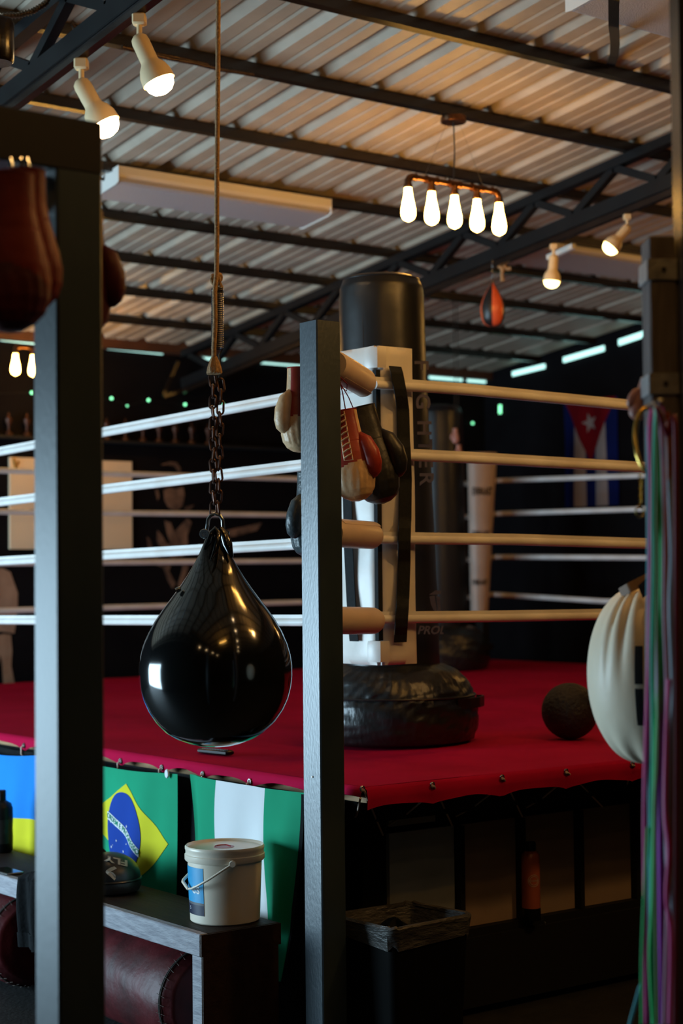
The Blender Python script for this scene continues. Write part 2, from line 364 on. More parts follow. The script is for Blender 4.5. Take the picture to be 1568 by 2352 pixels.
# purlins
PY = [5.546, 6.25, 6.955, 7.62, 8.286, 8.96, 9.60, 10.24]
yy = 4.86
PYall = list(PY)
while yy > -2: PYall.append(yy); yy -= .68
PYall.sort()
plab = ['lowest of the dark roof purlins, nearest the back beam', 'second dark roof purlin up from the back beam', 'third dark roof purlin up from the back beam',
        'fourth dark roof purlin up from the back beam', 'dark roof purlin carrying the long white fluorescent fixture', 'dark roof purlin right behind the five-bulb pendant bar',
        'dark roof purlin with flexible conduit, pendant canopy hangs on it', 'topmost dark purlin in view, looped by a black strap']
for i, yy in enumerate(PYall):
    b = MB(); z = rz(yy); b.box((XL, yy, z), (XR, yy+.05, z+.05))
    o = b.build('roof_purlin', M['steel_dark'], smooth=False); 
    k = len(PYall)-1-i
    tag(o, plab[k] if k < 8 else 'dark square steel roof purlin above and behind the top edge of the photo', 'purlin', 'steel roof purlins')
# header beam on the back wall + clerestory slots
b = MB(); b.box((XL, 10.84, rz(10.84)-.015), (XR, YB-.002, rz(10.84)+.075)); tag(b.build('header_beam', M['header'], smooth=False), 'long rust-brown beam along the top of the black back wall', 'beam')
# trusses
def truss(X, label, y0=-2.5, y1=10.8, off=0.0):
    t = thing('roof_truss', (X, y0, rz(y0)), label, 'truss', 'welded roof trusses')
    D = .325; b = MB(); b.beam((X, y0, rz(y0)-.027), (X, y1, rz(y1)-.027), .06, .05); b.build('top_chord', M['truss'], t, smooth=False)
    b = MB(); b.beam((X, y0, rz(y0)-D+.075), (X, y1, rz(y1)-D+.075), .06, .075); b.build('bottom_chord', M['truss'], t, smooth=False)
    b = MB(); b.beam((X, y0, rz(y0)-D+.018), (X, y1, rz(y1)-D+.018), .036, .034); b.build('light_track', M['steel_dark'], t, smooth=False)
    yk = off; 
    while yk > y0+.9: yk -= .62
    while yk < y1-.5:
        for (ya, za, yb_, zb) in ((yk, -.05, yk+.31, -D+.11), (yk+.31, -D+.11, yk+.62, -.05)):
            if yb_ < y1:
                b = MB(); b.beam((X, ya, rz(ya)+za), (X, yb_, rz(yb_)+zb), .042, .042, up=Vector((1, 0, 0))); b.build('diagonal_web', M['truss'], t, smooth=False)
        yk += .62
    return t
_n = [onx(1411, 386, 6.73).y, onx(1234, 463, 6.73).y, onx(1515, 440, 6.73).y]
truss(-.3, 'dark steel truss behind the camera, out of view', off=6.1)
truss(6.73, 'dark steel truss crossing the right half of the ceiling, two cream spotlights under it', off=6.375)
truss(3.13, 'dark steel truss in the upper left corner above the cream spotlights', off=5.84)
# clerestory slots on the back wall and right wall
def pane_strip(n, p0, p1, h, nrm, wn):
    # sloped bright gap between p0 and p1
    b = MB(); p0 = Vector(p0); p1 = Vector(p1)
    d = Vector((0, 0, h)); q = [p0-d/2, p1-d/2, p1+d/2, p0+d/2]; b.poly(q, nrm, .012); o = b.build('window_%d' % wn, M['sky_pane'], smooth=False); return struct(o)
wn = 1
for (a, bb) in (((0, 778), (86, 787)), ((236, 797), (372, 810)), ((455, 820), (545, 828)), ((589, 830), (700, 839)), ((985, 866), (1060, 872)), ((1072, 873), (1124, 877))):
    p0 = ony(*a, YB-.012); p1 = ony(*bb, YB-.012); pane_strip(1, p0, p1, .030, (0, -1, 0), wn); wn += 1
for (a, bb, hh) in (((1178, 859), (1252, 841), .038), ((1295, 827), (1388, 800), .042), ((1422, 787), (1502, 760), .046)):
    p0 = onx(*a, XR-.012); p1 = onx(*bb, XR-.012); pane_strip(1, p0, p1, hh, (-1, 0, 0), wn); wn += 1
# ================================================================== BOXING RING
ZC = 0.914; CX0, CY0, CX1, CY1 = 3.42, 4.40, 9.5, 10.5
t = thing('ring_platform', (CX0+.1, CY0+.1, 0), 'dark steel and plywood platform holding up the red boxing ring floor', 'ring platform')
b = MB(); b.box((CX0+.05, CY0+.05, .855), (CX1-.03, CY1-.03, .872)); b.build('deck_board', M['wood_deck'], t, smooth=False)
for a, bb in (((CX0+.12, CY0+.16), (CX0+.12, CY1-.05)), ((CX1-.06, CY0+.05), (CX1-.06, CY1-.05)), ((CX0+.16, CY0+.15), (CX1-.1, CY0+.15)), ((CX0+.1, CY1-.08), (CX1-.1, CY1-.08))):
    b = MB(); b.beam((*a, .815), (*bb, .815), .05, .08); b.build('edge_beam', M['black_paint'], t, smooth=False)
for X in (CX0+.1, 6.4, CX1-.1):
    for Y in (CY0+.75, 7.4, CY1-.1):
        b = MB(); b.box((X-.03, Y-.03, 0), (X+.03, Y+.03, .775)); b.build('leg', M['truss'], t, smooth=False)
# canvas with scalloped hem
def yl(px, py): return onx(px, py, CX0).y
eyL = sorted([4.66, yl(575, 1790), yl(467, 1772), yl(373, 1752), yl(278, 1738), yl(170, 1718), yl(56, 1697), 7.45, 7.95, 8.5, 9.0, 9.5, 10.0])
xr = lambda px, py: ony(px, py, CY0).x
eyR = sorted([xr(832, 1812), xr(993, 1800), xr(1153, 1786), xr(1300, 1772), xr(1452, 1757), 5.25, 5.85, 6.4, 7.0, 7.6, 8.2, 8.8, 9.3])
def hem(s, eys, lo, hi):   # 0 at an eyelet .. 1 midway
    prev = max([e for e in eys if e <= s] or [lo-.2]); nxt = min([e for e in eys if e > s] or [hi+.2])
    u = (s-prev)/(nxt-prev); return math.sin(PI*u)**.6 if 0 < u < 1 else 0.0
b = MB()
rnd = random.Random(3)
def wav(x, y): return .0022*math.sin(x*5.1+y*1.7)+.0018*math.sin(y*6.3-x*2.1)
b.grid(lambda u, v: (CX0+.02+u*(CX1-CX0-.04), CY0+.02+v*(CY1-CY0-.04), ZC+wav(u*6, v*6)*min(1, 12*u*(1-u)+.2)), 60, 60)
def side(fn_xy, L, eys, lo, deep0, deep1, N):
    def f(u, v):
        s = lo+u*L; h = hem(s, eys, lo, lo+L); drop = deep0*(1-h)+deep1*h
        # rounded profile: v 0..1
        th = v*PI*.62; R = .028
        out = R*math.sin(min(th, PI/2)) ; dz = R*(1-math.cos(th)) if th < PI/2 else R
        if v > .5: dz = R + (drop-R)*((v-.5)/.5); out = R*(1-.22*((v-.5)/.5)*(1-h))
        return fn_xy(s, out, ZC-dz+.0015*math.sin(s*31)*v)
    b.grid(f, N, 12)
side(lambda s, o, z: (CX0+.026-o, s, z), CY1-CY0-.03, eyL, CY0+.015, .062, .030, 420)
side(lambda s, o, z: (s, CY0+.026-o, z), CX1-CX0-.03, eyR, CX0+.015, .082, .062, 300)
side(lambda s, o, z: (CX1-.026+o, s, z), CY1-CY0-.03, eyL, CY0+.015, .050, .040, 60)
side(lambda s, o, z: (s, CY1-.026+o, z), CX1-CX0-.03, eyR, CX0+.015, .050, .040, 60)
canvas = tag(b.build('ring_canvas', M['canvas']), 'red canvas stretched over the boxing ring floor, laced along its hem', 'canvas', )
for y in eyL[:8]:
    e = MB(); e.torus((CX0-.004, y, ZC-.038), .009, .003, 'x', 14, 6); e.build('eyelet', M['chrome'], canvas)
    e = MB(); e.tube([(CX0+.002, y, ZC-.036), (CX0-.014, y+.003, ZC-.045), (CX0-.012, y+.006, ZC-.075), (CX0+.02, y+.008, ZC-.105), (CX0+.03, y+.012, ZC-.125)], .0038, 8); e.build('lace', M['tan_vinyl'], canvas)
lr = [((832, 1812), (879, 1918), (812, 1885)), ((993, 1803), (1038, 1896), (892, 1895)), ((1153, 1786), (1199, 1875), (1047, 1875)), ((1300, 1772), (1383, 1853), (1208, 1855)), ((1452, 1755), (1478, 1800), (1431, 1814))]
for e0, e1, e2 in lr:
    p = ony(*e0, CY0-.004); p1 = ony(*e1, CY0+.22); p2 = ony(*e2, CY0+.22)
    e = MB(); e.torus(p, .008, .003, 'y', 14, 6); e.build('eyelet', M['chrome'], canvas)
    e = MB(); e.tube([p+Vector((0, .01, 0)), p+Vector((.002, -.006, -.004)), p.lerp(p1, .5)+Vector((0, 0, .004)), p1], .0036, 7); e.build('lace', M['tan_vinyl'], canvas)
    mid = p.lerp(p2, .62)+Vector((0, 0, -.018))
    e = MB(); e.tube([p+Vector((-.004, .006, -.03)), mid, p2], .0036, 7); e.build('lace', M['tan_vinyl'], canvas)

# steel corner post
PX0, PY0_, PW = 3.283, 4.412, .098
pb = at(733, 1400, 5.5)
PX0, PY0_ = pb.x, pb.y
ztop = at(725, 730, 5.5).z
t = thing('corner_post', (PX0+PW/2, PY0_+PW/2, 0), 'tall square steel post at the near ring corner, boxing gloves hung on it', 'post')
b = MB()
def tube_sq(b, x0, y0, w_, z0, z1, th=.004, bev=.004):
    o = [(x0+bev, y0), (x0+w_-bev, y0), (x0+w_, y0+bev), (x0+w_, y0+w_-bev), (x0+w_-bev, y0+w_), (x0+bev, y0+w_), (x0, y0+w_-bev), (x0, y0+bev)]
    cx, cy = x0+w_/2, y0+w_/2; k = 1-2*th/w_
    i_ = [(cx+(a-cx)*k, cy+(c-cy)*k) for a, c in o]
    vs = [(a, c, z0) for a, c in o]+[(a, c, z1) for a, c in o]+[(a, c, z0) for a, c in i_]+[(a, c, z1) for a, c in i_]
    fs = []
    for q in range(8):
        r_ = (q+1) % 8
        fs += [(q, r_, 8+r_, 8+q), (16+r_, 16+q, 24+q, 24+r_), (8+q, 8+r_, 24+r_, 24+q), (r_, q, 16+q, 16+r_)]
    b.add(vs, fs)
tube_sq(b, PX0, PY0_, PW, .008, ztop); b.build('post_tube', M['post'], t, angle=20)
b = MB(); b.box((PX0-.05, PY0_-.05, 0), (PX0+PW+.03, PY0_+PW+.05, .008)); b.build('base_plate', M['post'], t, smooth=False)
for zz in (.955,):
    b = MB(); b.lathe([(0, .003), (.003, .003), (.004, 0), (.004, -.002)], 10, T=Matrix.Translation((PX0, PY0_+.045, zz)) @ Matrix.Rotation(-PI/2, 4, 'Y')); b.build('bolt', M['wire'], t)

# ropes
RXN, RYN, RXF, RYF = 3.80, 4.80, 8.92, 9.98
def ring_rope(pts, label, group, r=.0155, flap=1):
    b = MB(); N = 40; P = [Vector(p) for p in pts]
    full = []
    for i in range(len(P)-1):
        for k in range(N//(len(P)-1)): full.append(P[i].lerp(P[i+1], k/(N//(len(P)-1))))
    full.append(P[-1])
    b.tube(full, r, 14)
    if flap:
        d = (P[-1]-P[0]).normalized(); side_ = d.cross(Vector((0, 0, 1))).normalized()
        vs = []; n = len(full)
        for p in full:
            for (o, z) in ((-.004, r*.6), (.004, r*.6), (.003, r+.013), (-.003, r+.013)): vs.append(p+side_*o+Vector((0, 0, z)))
        fs = []
        for i in range(n-1):
            for k in range(4): fs.append((i*4+k, i*4+(k+1) % 4, i*4+4+(k+1) % 4, i*4+4+k))
        b.add(vs, fs)
    return tag(b.build('ring_rope', M['rope_vinyl'], angle=50), label, 'rope', group)
ordw = ['top', 'second', 'third', 'bottom']
L4 = [((0, 1040), (660, 918)), ((0, 1156), (690, 1073)), ((0, 1292), (655, 1255)), ((0, 1427), (690, 1429))]
R4 = [((870, 884), (1078, 899), (1475, 937)), ((900, 1047), (1080, 1055), (1475, 1077)), ((900, 1240), (1180, 1243), (1480, 1252)), ((880, 1423), (1170, 1419), (1475, 1413))]
rz_corner = []
for i in range(4):
    a = onx(*L4[i][0], RXN); c = onx(*L4[i][1], RXN)
    rr = [ony(*q, RYN) for q in R4[i]]
    zc = rr[0].z; rz_corner.append(zc)
    sl = (a.z-c.z)/(a.y-c.y)
    ring_rope([(RXN, RYN, zc), c, a, (RXN, RYF, a.z+sl*(RYF-a.y)*.3)], '%s white ring rope on the left side, running left from the steel post' % ordw[i], 'ring ropes left side')
    e = rr[-1]; sl2 = (rr[2].z-rr[1].z)/(rr[2].x-rr[1].x)
    ring_rope([(RXN, RYN, zc), rr[0], rr[1], rr[2], (RXF, RYN, e.z+sl2*(RXF-e.x)*.3)], '%s ring rope on the right side, running right from the corner cushion' % ordw[i], 'ring ropes right side')
BK = [((0, 1085), (400, 1093)), ((235, 1184), (690, 1186)), ((235, 1296), (690, 1292)), ((0, 1408), (690, 1387))]
FR = [((1140, 1104), (1480, 1092)), ((1140, 1180), (1480, 1169)), ((1140, 1279), (1480, 1281)), ((1128, 1365), (1390, 1381))]
for i in range(4):
    a = ony(*BK[i][0], RYF); c = ony(*BK[i][1], RYF); z0 = (a.z+c.z)/2
    a2 = onx(*FR[i][0], RXF); c2 = onx(*FR[i][1], RXF)
    ring_rope([(RXN, RYF, z0), (RXF, RYF, (c.z+a2.z)/2)], '%s ring rope on the far side, in front of the black back wall' % ordw[i], 'ring ropes far side', .019, 0)
    ring_rope([(RXF, RYN, c2.z), c2, a2, (RXF, RYF, (c.z+a2.z)/2)], '%s pale ring rope at the far right, below the red, white and blue flag' % ordw[i], 'ring ropes far right side', .019, 0)
# far corner cushion + far post
t = thing('far_corner_post', (9.15, 10.2, ZC), 'thin dark ring post behind the tapering far corner cushion', 'post')
b = MB(); tube_sq(b, 9.12, 10.17, .08, ZC+.003, 2.5); b.build('post_tube', M['post2'], t, angle=20)
FCx, FCy = 8.82, 9.90
def far_pt(px, py): return at(px, py, 13.15)
q = [far_pt(1074, 1040), far_pt(1141, 1040), far_pt(1120, 1420), far_pt(1082, 1420)]
bd = -FW.copy(); bd.z = 0; bd.normalize()
b = MB(); 
def fpad(u, v, d):
    p = q[0].lerp(q[1], u).lerp(q[3].lerp(q[2], u), v); return p + bd*(.05*math.sin(PI*u)**.5 - d)
b.sheet(fpad, 14, 20, .06)
fp = tag(b.build('corner_cushion', M['tan_vinyl']), 'tall tan corner cushion tapering downwards at the far ring corner', 'cushion')
for zz in (1130, 1228, 1338):
    b = MB(); 
    wd = 46 if zz < 1200 else (38 if zz < 1300 else 34); xc = 1106 if zz < 1200 else (1102 if zz < 1300 else 1100)
    c0 = far_pt(xc, zz)+bd*.056
    put_text(b, 'EVERLAST', .036*wd/46, lambda x, y: c0+RT*x*1.0+Vector((0, 0, 1))*y*(1.9+abs(x)*6), 0, bold=.03)
    b.build('printed_logo', M['stitch'], fp, smooth=False)

# near corner cushion (V-shaped, hangs inside the ropes)
KX, KY = 3.835, 4.835
kz0 = ony(900, 1527, KY).z; kz1 = ony(905, 797, KY).z
kxr_t = ony(946, 800, KY).x; kxr_b = ony(957, 1520, KY).x
kyl = KY+.25
t = thing('corner_cushion', (KX, KY, kz0), 'white V-shaped corner cushion with black straps beside the steel post', 'cushion')
def vpanel(axis):
    def f(u, v, d):
        z = kz0+(kz1-kz0)*v
        pil = .018*(math.sin(PI*min(1, max(0, u)))**.4)*(math.sin(PI*v)**.25)+.0035*math.sin(9*v+3*u)*math.sin(PI*v)+.004*math.sin(23*v+5*u)*math.sin(PI*u)
        if axis == 'x':
            xr_ = kxr_b+(kxr_t-kxr_b)*v; x_ = KX+.012+(xr_-KX-.012)*u
            return (x_, KY-pil+d*(.03), z)
        y_ = KY+.012+(kyl-KY-.012)*u
        return (KX-pil+d*.03, y_, z)
    return f
b = MB(); b.sheet(vpanel('x'), 16, 60, 1); b.build('right_panel', M['white_vinyl'], t, angle=70)
b = MB(); b.sheet(vpanel('y'), 16, 60, 1); b.build('left_panel', M['white_vinyl'], t, angle=70)
b = MB(); b.box((KX-.006, KY-.006, kz0+.09), (KX+.014, KY+.014, kz1-.09)); b.build('zip_seam', M['black_web'], t, smooth=False)
for zz in (kz0+.01, kz1-.085):
    b = MB(); b.tube([(KX-.016, KY+.045, zz+.04), (KX-.018, KY+.01, zz+.04), (KX-.004, KY-.012, zz+.04), (KX+.03, KY-.020, zz+.04)], .03, 8, flat=(.004, .038)); b.build('corner_tab', M['white_vinyl'], t)
# straps: over the ropes
def strap(pts, wv, th, parent, name='strap', m='black_web'):
    b = MB(); P = [Vector(p) for p in pts]; vs = []
    fine = []
    for i in range(len(P)-1):
        for k in range(8): fine.append(P[i].lerp(P[i+1], k/8))
    fine.append(P[-1])
    wv = Vector(wv)
    for i, p in enumerate(fine):
        d = (fine[min(i+1, len(fine)-1)]-fine[max(i-1, 0)]).normalized(); nn = d.cross(wv).normalized()*th/2
        for s_, t_ in ((-1, -1), (1, -1), (1, 1), (-1, 1)): vs.append(p+wv*s_/2+nn*t_)
    fs = []
    for i in range(len(fine)-1):
        for k in range(4): fs.append((i*4+k, i*4+(k+1) % 4, i*4+4+(k+1) % 4, i*4+4+k))
    fs += [(0, 1, 2, 3), tuple(len(vs)-4+k for k in (3, 2, 1, 0))]
    b.add(vs, fs); return b.build(name, M[m], parent, angle=60)
def ky(px, py, off=0): return ony(px, py, KY-off)
strap([ky(907, 842, .024), ky(911, 856, .064), ky(918, 893, .068), ky(921, 910, .060), ky(925, 940, .035), ky(927, 1010, .034), ky(928, 1026, .064), ky(929, 1052, .068), ky(930, 1070, .06), ky(931, 1100, .034), ky(930, 1195, .034), ky(929, 1212, .064), ky(928, 1243, .068), ky(928, 1262, .06), ky(928, 1290, .034), ky(925, 1375, .034), ky(924, 1394, .064), ky(922, 1422, .068), ky(921, 1440, .060), ky(920, 1458, .032), ky(919, 1475, .024)], (.058, 0, 0), .003, t)
def kx(px, py, off=0): return onx(px, py, KX-off)
strap([kx(792, 985, .025), kx(797, 1120, .03), kx(800, 1260, .03), kx(806, 1380, .03), kx(810, 1440, .03), kx(813, 1473, .024)], (0, .052, 0), .003, t)
# turnbuckle covers between post and rope corner
for i, (a, c, r, lab) in enumerate((((775, 842), (838, 880), .048, 'uppermost tan padded turnbuckle cover between steel post and cushion'),
                        ((772, 1225), (858, 1231), .046, 'tan turnbuckle cover with a stitched flap, below the red and black gloves'),
                        ((770, 1425), (862, 1426), .046, 'lowest tan turnbuckle cover, nearest the bottom of the corner cushion'))):
    p0 = at(*a, 5.66); p1 = at(*c, 5.90)
    d = (p1-p0).normalized(); p0 = p0-d*.03
    b = MB(); b.tube([p0, p0+d*.008, p0.lerp(p1, .5), p1-d*.02, p1-d*.006, p1], r, 24, rs=[r*.9, r, r*1.02, r, r*.9, r*.72])
    o = tag(b.build('turnbuckle_cover', M['tan_vinyl']), lab, 'pad', 'turnbuckle covers at the near corner')
    if a:
        b = MB(); side_ = d.cross(Vector((0, 0, 1))).normalized(); u = side_.cross(d)
        # flap along the lower front / upper front
        ang = -.9 if i == 0 else (.75 if i == 1 else -2.6)
        ln = (p1-p0).length
        vs = []
        def fl(u_, v_, dd):
            a_ = ang+v_*.9*(1 if i != 1 else -1)*-1
            rr2 = r*1.03+.003*v_-dd
            return p0+d*(.03+u_*(ln-.04)) + side_*math.cos(a_)*rr2*1.0 + u*math.sin(a_)*rr2
        b.sheet(fl, 8, 5, .003); b.build('stitched_flap', M['tan_vinyl'], o)
# ================================================================== HELPERS FOR BAGS AND GLOVES
def rnd_noise(a, z, k): return math.sin(a*7+z*13+k)*.5+math.sin(a*13-z*29+k*2)*.3+math.sin(a*23+z*7)*.2
# freestanding heavy bag
def freestanding(base, label, top_off=(-.03, 0)):
    bx, by, bz = base
    t = thing('freestanding_punching_bag', base, label, 'punching bag', 'freestanding punching bags on the canvas')
    b = MB()
    pr = [(0, 0), (.30, .0), (.335, .012), (.352, .05), (.357, .10), (.352, .155), (.340, .19), (.336, .196), (.33, .215), (.305, .26), (.262, .298), (.215, .318), (.19, .322), (0, .325)]
    pr2 = []
    for i in range(len(pr)-1):
        for k in range(4): pr2.append((pr[i][0]+(pr[i+1][0]-pr[i][0])*k/4, pr[i][1]+(pr[i+1][1]-pr[i][1])*k/4))
    pr2.append(pr[-1])
    def wr(p, a, i):
        z = p.z; k = .0075*(abs(math.sin(a*26+3*math.sin(z*20+a*3)))-.5)*(1 if .17 < z < .29 else .35)*(1 if p.xy.length > .1 else 0)
        k += .004*rnd_noise(a, z*6, 1)*(1 if p.xy.length > .2 else 0)
        s_ = 1+k/max(.1, p.xy.length)
        return Vector((p.x*s_, p.y*s_, p.z))
    b.lathe(pr2, 160, T=Matrix.Translation(base), fn=wr); o = b.build('water_base', M['base_vinyl'], t, angle=80)
    b = MB(); b.torus((bx, by, bz+.192), .345, .004, 'z', 64, 6); b.build('base_piping', M['black_vinyl'], o)
    # carrying handle on the right (camera right)
    r0 = Vector((RT.x, RT.y, 0)).normalized(); f0 = Vector((-FW.x, -FW.y, 0)).normalized()
    c = Vector(base)+Vector((0, 0, .165))
    hp = [c+(r0*math.cos(a)+f0*math.sin(a))*(.345+e) for a, e in ((.75, .004), (.55, .014), (.30, .026), (.10, .034), (-.02, .030), (-.06, .008))]
    strap(hp, (0, 0, .042), .006, o, 'handle', 'black_vinyl')
    b = MB()
    H = 1.60; ox, oy = top_off
    pr = [(.0, .30), (.198, .30), (.200, .32), (.196, .7), (.188, 1.1), (.181, 1.5), (.179, 1.84), (.175, 1.895), (.160, 1.928), (.135, 1.942), (.08, 1.952), (0, 1.954)]
    pr2 = []
    for i in range(len(pr)-1):
        for k in range(5): pr2.append((pr[i][0]+(pr[i+1][0]-pr[i][0])*k/5, pr[i][1]+(pr[i+1][1]-pr[i][1])*k/5))
    pr2.append(pr[-1])
    def lean(p, a=0, i=0):
        s_ = max(0, (p.z-.3)/H); k = .0012*rnd_noise(a, p.z*3, 2)
        rr = max(.001, p.xy.length); q_ = p.copy(); q_.x *= 1+k/max(.1, rr); q_.y *= 1+k/max(.1, rr)
        return Vector((q_.x+ox*s_, q_.y+oy*s_, q_.z))
    b.lathe(pr2, 56, T=Matrix.Translation(base), fn=lean); col = b.build('column', M['black_vinyl'], t, angle=60)
    b = MB(); b.torus(Vector(base)+Vector((ox, oy, 1.928)), .160, .003, 'z', 48, 6); b.build('top_piping', M['black_vinyl'], col)
    b = MB(); pts = []
    for k in range(24):
        z = .34+k*1.5/23; rr = .2-.024*(z-.3)/1.6+.0005; a = math.radians(232.8-28); s_ = (z-.3)/H
        pts.append(Vector(base)+Vector((math.cos(a)*rr+ox*s_, math.sin(a)*rr+oy*s_, z)))
    b.tube(pts, .0016, 6); b.build('side_seam', M['stitch'], col)
    return t, col, (base, ox, oy, H)
bb_ = onz(902, 1701, ZC+.006); bb_.z = ZC+.006
tbag, colm, inf = freestanding(tuple(bb_), 'tall black freestanding punching bag just behind the near corner cushion', (RT.x*-.028, RT.y*-.028))
def on_column(px, py):   # pixel -> point on near column surface
    base, ox, oy, H = inf; d = ray(px, py)
    t_ = 5.5
    best = None
    for it in range(60):
        p = CAM+d*t_; z = p.z-base[2]; s_ = (z-.3)/H; rr = .2-.024*(z-.3)/1.6+.0015
        cx, cy = base[0]+ox*s_, base[1]+oy*s_
        if math.hypot(p.x-cx, p.y-cy) <= rr: break
        t_ += .02
    lo, hi = t_-.02, t_
    for it in range(12):
        m_ = (lo+hi)/2; p = CAM+d*m_; z = p.z-base[2]; s_ = (z-.3)/H; rr = .2-.024*(z-.3)/1.6+.0015
        if math.hypot(p.x-base[0]-ox*s_, p.y-base[1]-oy*s_) <= rr: hi = m_
        else: lo = m_
    return CAM+d*hi
for ch, yc in zip('FIGHTER', (838, 878, 922, 983, 1024, 1062, 1099)):
    xc = 966+(yc-838)*.045; b = MB()
    put_text(b, ch, 50, lambda x, y: on_column(xc+y*.9, yc+x), 0, bold=.02)
    b.build('printed_letter', M['print_brown'], colm, smooth=False)
b = MB(); put_text(b, 'PROLAST', 26, lambda x, y: on_column(min(1018, 960+x-.25*-y), 1448-y), 0, align='LEFT', bold=.03); b.build('printed_name', M['print_brown'], colm, smooth=False)
b = MB()
for poly in ([(985, 1366), (1000, 1356), (1013, 1357), (1012, 1364), (998, 1366)], [(986, 1370), (998, 1368), (1004, 1410), (996, 1402), (989, 1388)], [(1001, 1368), (1010, 1372), (1012, 1405), (1007, 1412)]):
    P = [on_column(*p) for p in poly]; b.add(P, [tuple(range(len(P)))])
b.build('printed_emblem', M['print_brown'], colm, smooth=False)
fb = onz(1014, 1537, ZC+.006); fb.z = ZC+.006
freestanding(tuple(fb), 'second black freestanding punching bag, in the dark by the far ring corner', (0, 0))

# teardrop bag (lathe from the silhouette)
DB = 5.1; sc = DB/FPX; cb = at(495, 1535, DB)
t = thing('teardrop_punching_bag', (cb.x, cb.y, at(495, 1714, DB).z), 'large glossy black teardrop punching bag hanging from a chain in the foreground', 'punching bag')
sil = [(1715, 0), (1714, 20), (1711, 42), (1705, 64), (1694, 92), (1680, 115), (1656, 138), (1630, 155), (1605, 166), (1580, 172.5), (1555, 175.5), (1530, 175.5), (1505, 172), (1480, 165), (1450, 152), (1425, 138), (1400, 121), (1375, 102), (1350, 83), (1325, 66), (1300, 51), (1280, 40), (1260, 31), (1243, 24), (1230, 18)]
b = MB(); pr = [(r*sc, (1535-y)*sc) for y, r in sil]
pr2 = []
import itertools
for i in range(len(pr)-1):
    for k in range(2): pr2.append((pr[i][0]+(pr[i+1][0]-pr[i][0])*k/2, pr[i][1]+(pr[i+1][1]-pr[i][1])*k/2))
pr2.append(pr[-1])
def tear(p, a, i):
    z = p.z; 
    if z > .25:
        k = min(1, (z-.25)/.14); d2 = Vector((RT.x, RT.y, 0)).normalized(); c_ = p.dot(d2); f_ = Vector((FW.x, FW.y, 0)).normalized(); e_ = p.dot(f_)
        return d2*c_*(1)+f_*e_*(1-.55*k)+Vector((0, 0, p.z))
    return p
b.lathe(pr2, 72, T=Matrix.Translation(cb), fn=tear); body = b.build('bag_body', M['gloss_black'], t, angle=80)
# folded throat lips
d2 = Vector((RT.x, RT.y, 0)).normalized(); fN = Vector((-FW.x, -FW.y, 0)).normalized()
def B(px, py, off=0): return at(px, py, DB-off)
b = MB(); b.tube([B(470, 1262, .035), B(480, 1243, .035), B(486, 1225, .03), B(494, 1216, .025), B(501, 1224, .03), B(500, 1245, .04), B(494, 1266, .05), B(484, 1288, .06)], .008, 10, rs=[.004, .009, .010, .010, .010, .010, .008, .003]); b.build('throat_fold', M['gloss_black'], body)
b = MB(); b.tube([B(505, 1212, 0), B(515, 1228, 0), B(522, 1250, .01), B(532, 1280, .02)], .012, 10, rs=[.010, .014, .016, .006]); b.build('throat_fold', M['gloss_black'], body)
for q_ in ((412, 1356, .11), (413, 1349, .11)):
    pass
b = MB(); pt = B(411, 1353, .06); b.lathe([(0, .006), (.006, .005), (.008, 0), (.008, -.01)], 12, T=Matrix.Translation(pt) @ Matrix.Rotation(-1.1, 4, RT.cross(Vector((0,0,1))))); b.build('valve_cap', M['chrome'], body)
# shackle
b = MB(); b.tube([B(473, 1228), B(476, 1208), B(478, 1193), B(484, 1184), B(494, 1180), B(505, 1184), B(511, 1194), B(512, 1210), B(511, 1228)], .0058, 12); sh = b.build('shackle', M['chrome'], t)
b = MB(); b.tube([B(466, 1226, .01), B(520, 1223, .0)], .0055, 12); b.build('shackle_pin', M['chrome'], sh)
b = MB(); b.torus(B(469, 1226, .012), .010, .0045, 'z', 16, 8); 
b = MB(); b.lathe([(.004, -.004), (.0135, -.004), (.015, 0), (.0135, .004), (.006, .004), (.005, .0)], 20, T=Matrix.Translation(B(469, 1226, .02)) @ Matrix.Rotation(PI/2, 4, RT)); b.build('bolt_head', M['chrome'], sh)
b = MB(); b.lathe([(0, -.004), (.009, -.004), (.009, .004), (0, .004)], 6, T=Matrix.Translation(B(520, 1224, .0)) @ Matrix.Rotation(PI/2, 4, UP.cross(FW))); b.build('pin_nut', M['chrome'], sh)
# chain, two strands of links
def link(b, c, up_, wd, ln, hw, r):
    pts = []
    for k in range(16):
        a = 2*PI*k/16; x_ = math.cos(a)*hw; y_ = math.sin(a)*hw; y_ += (ln/2-hw) if y_ > 0 else -(ln/2-hw)
        pts.append(c+wd*x_+up_*y_)
    b.tube(pts, r, 6, closed=True)
t = thing('hanging_chain', B(497, 1180), 'rusty double-strand chain between frayed rope and black teardrop bag', 'chain')
for (x0, x1) in ((488, 490), (507, 500)):
    y = 862 if x0 < 500 else 872; i = 0; ya, yb2 = 860, 1184
    n_ = 13 if x0 < 500 else 12
    stp = (1180-y)/n_
    for i in range(n_):
        yc = y+(i+.5)*stp; xc = x0+(x1-x0)*(i/n_)
        b = MB(); wd = (d2 if i % 2 == 0 else (fN*.97+d2*.25)).normalized()
        tl = 0.12*math.sin(i*2.3+x0); up_ = (Vector((0, 0, 1))+d2*tl).normalized()
        link(b, B(xc, yc), up_, wd, stp*sc*1.26, .0098, .0034); b.build('chain_link', M['chain'], t)
# spring
t2 = MB(); pts = []
for k in range(32*12):
    a = 2*PI*k/12; z = k/(32*12); pts.append(B(499, 662+z*140)+d2*math.cos(a)*.0165+fN*math.sin(a)*.0165)
pts = [B(499, 640), B(506, 648)]+pts+[B(503, 815), B(507, 850), B(503, 868)]
t2.tube(pts, .0026, 6); tag(t2.build('coil_spring', M['spring']), 'rusty coil spring beside the tan rope above the chain', 'spring')
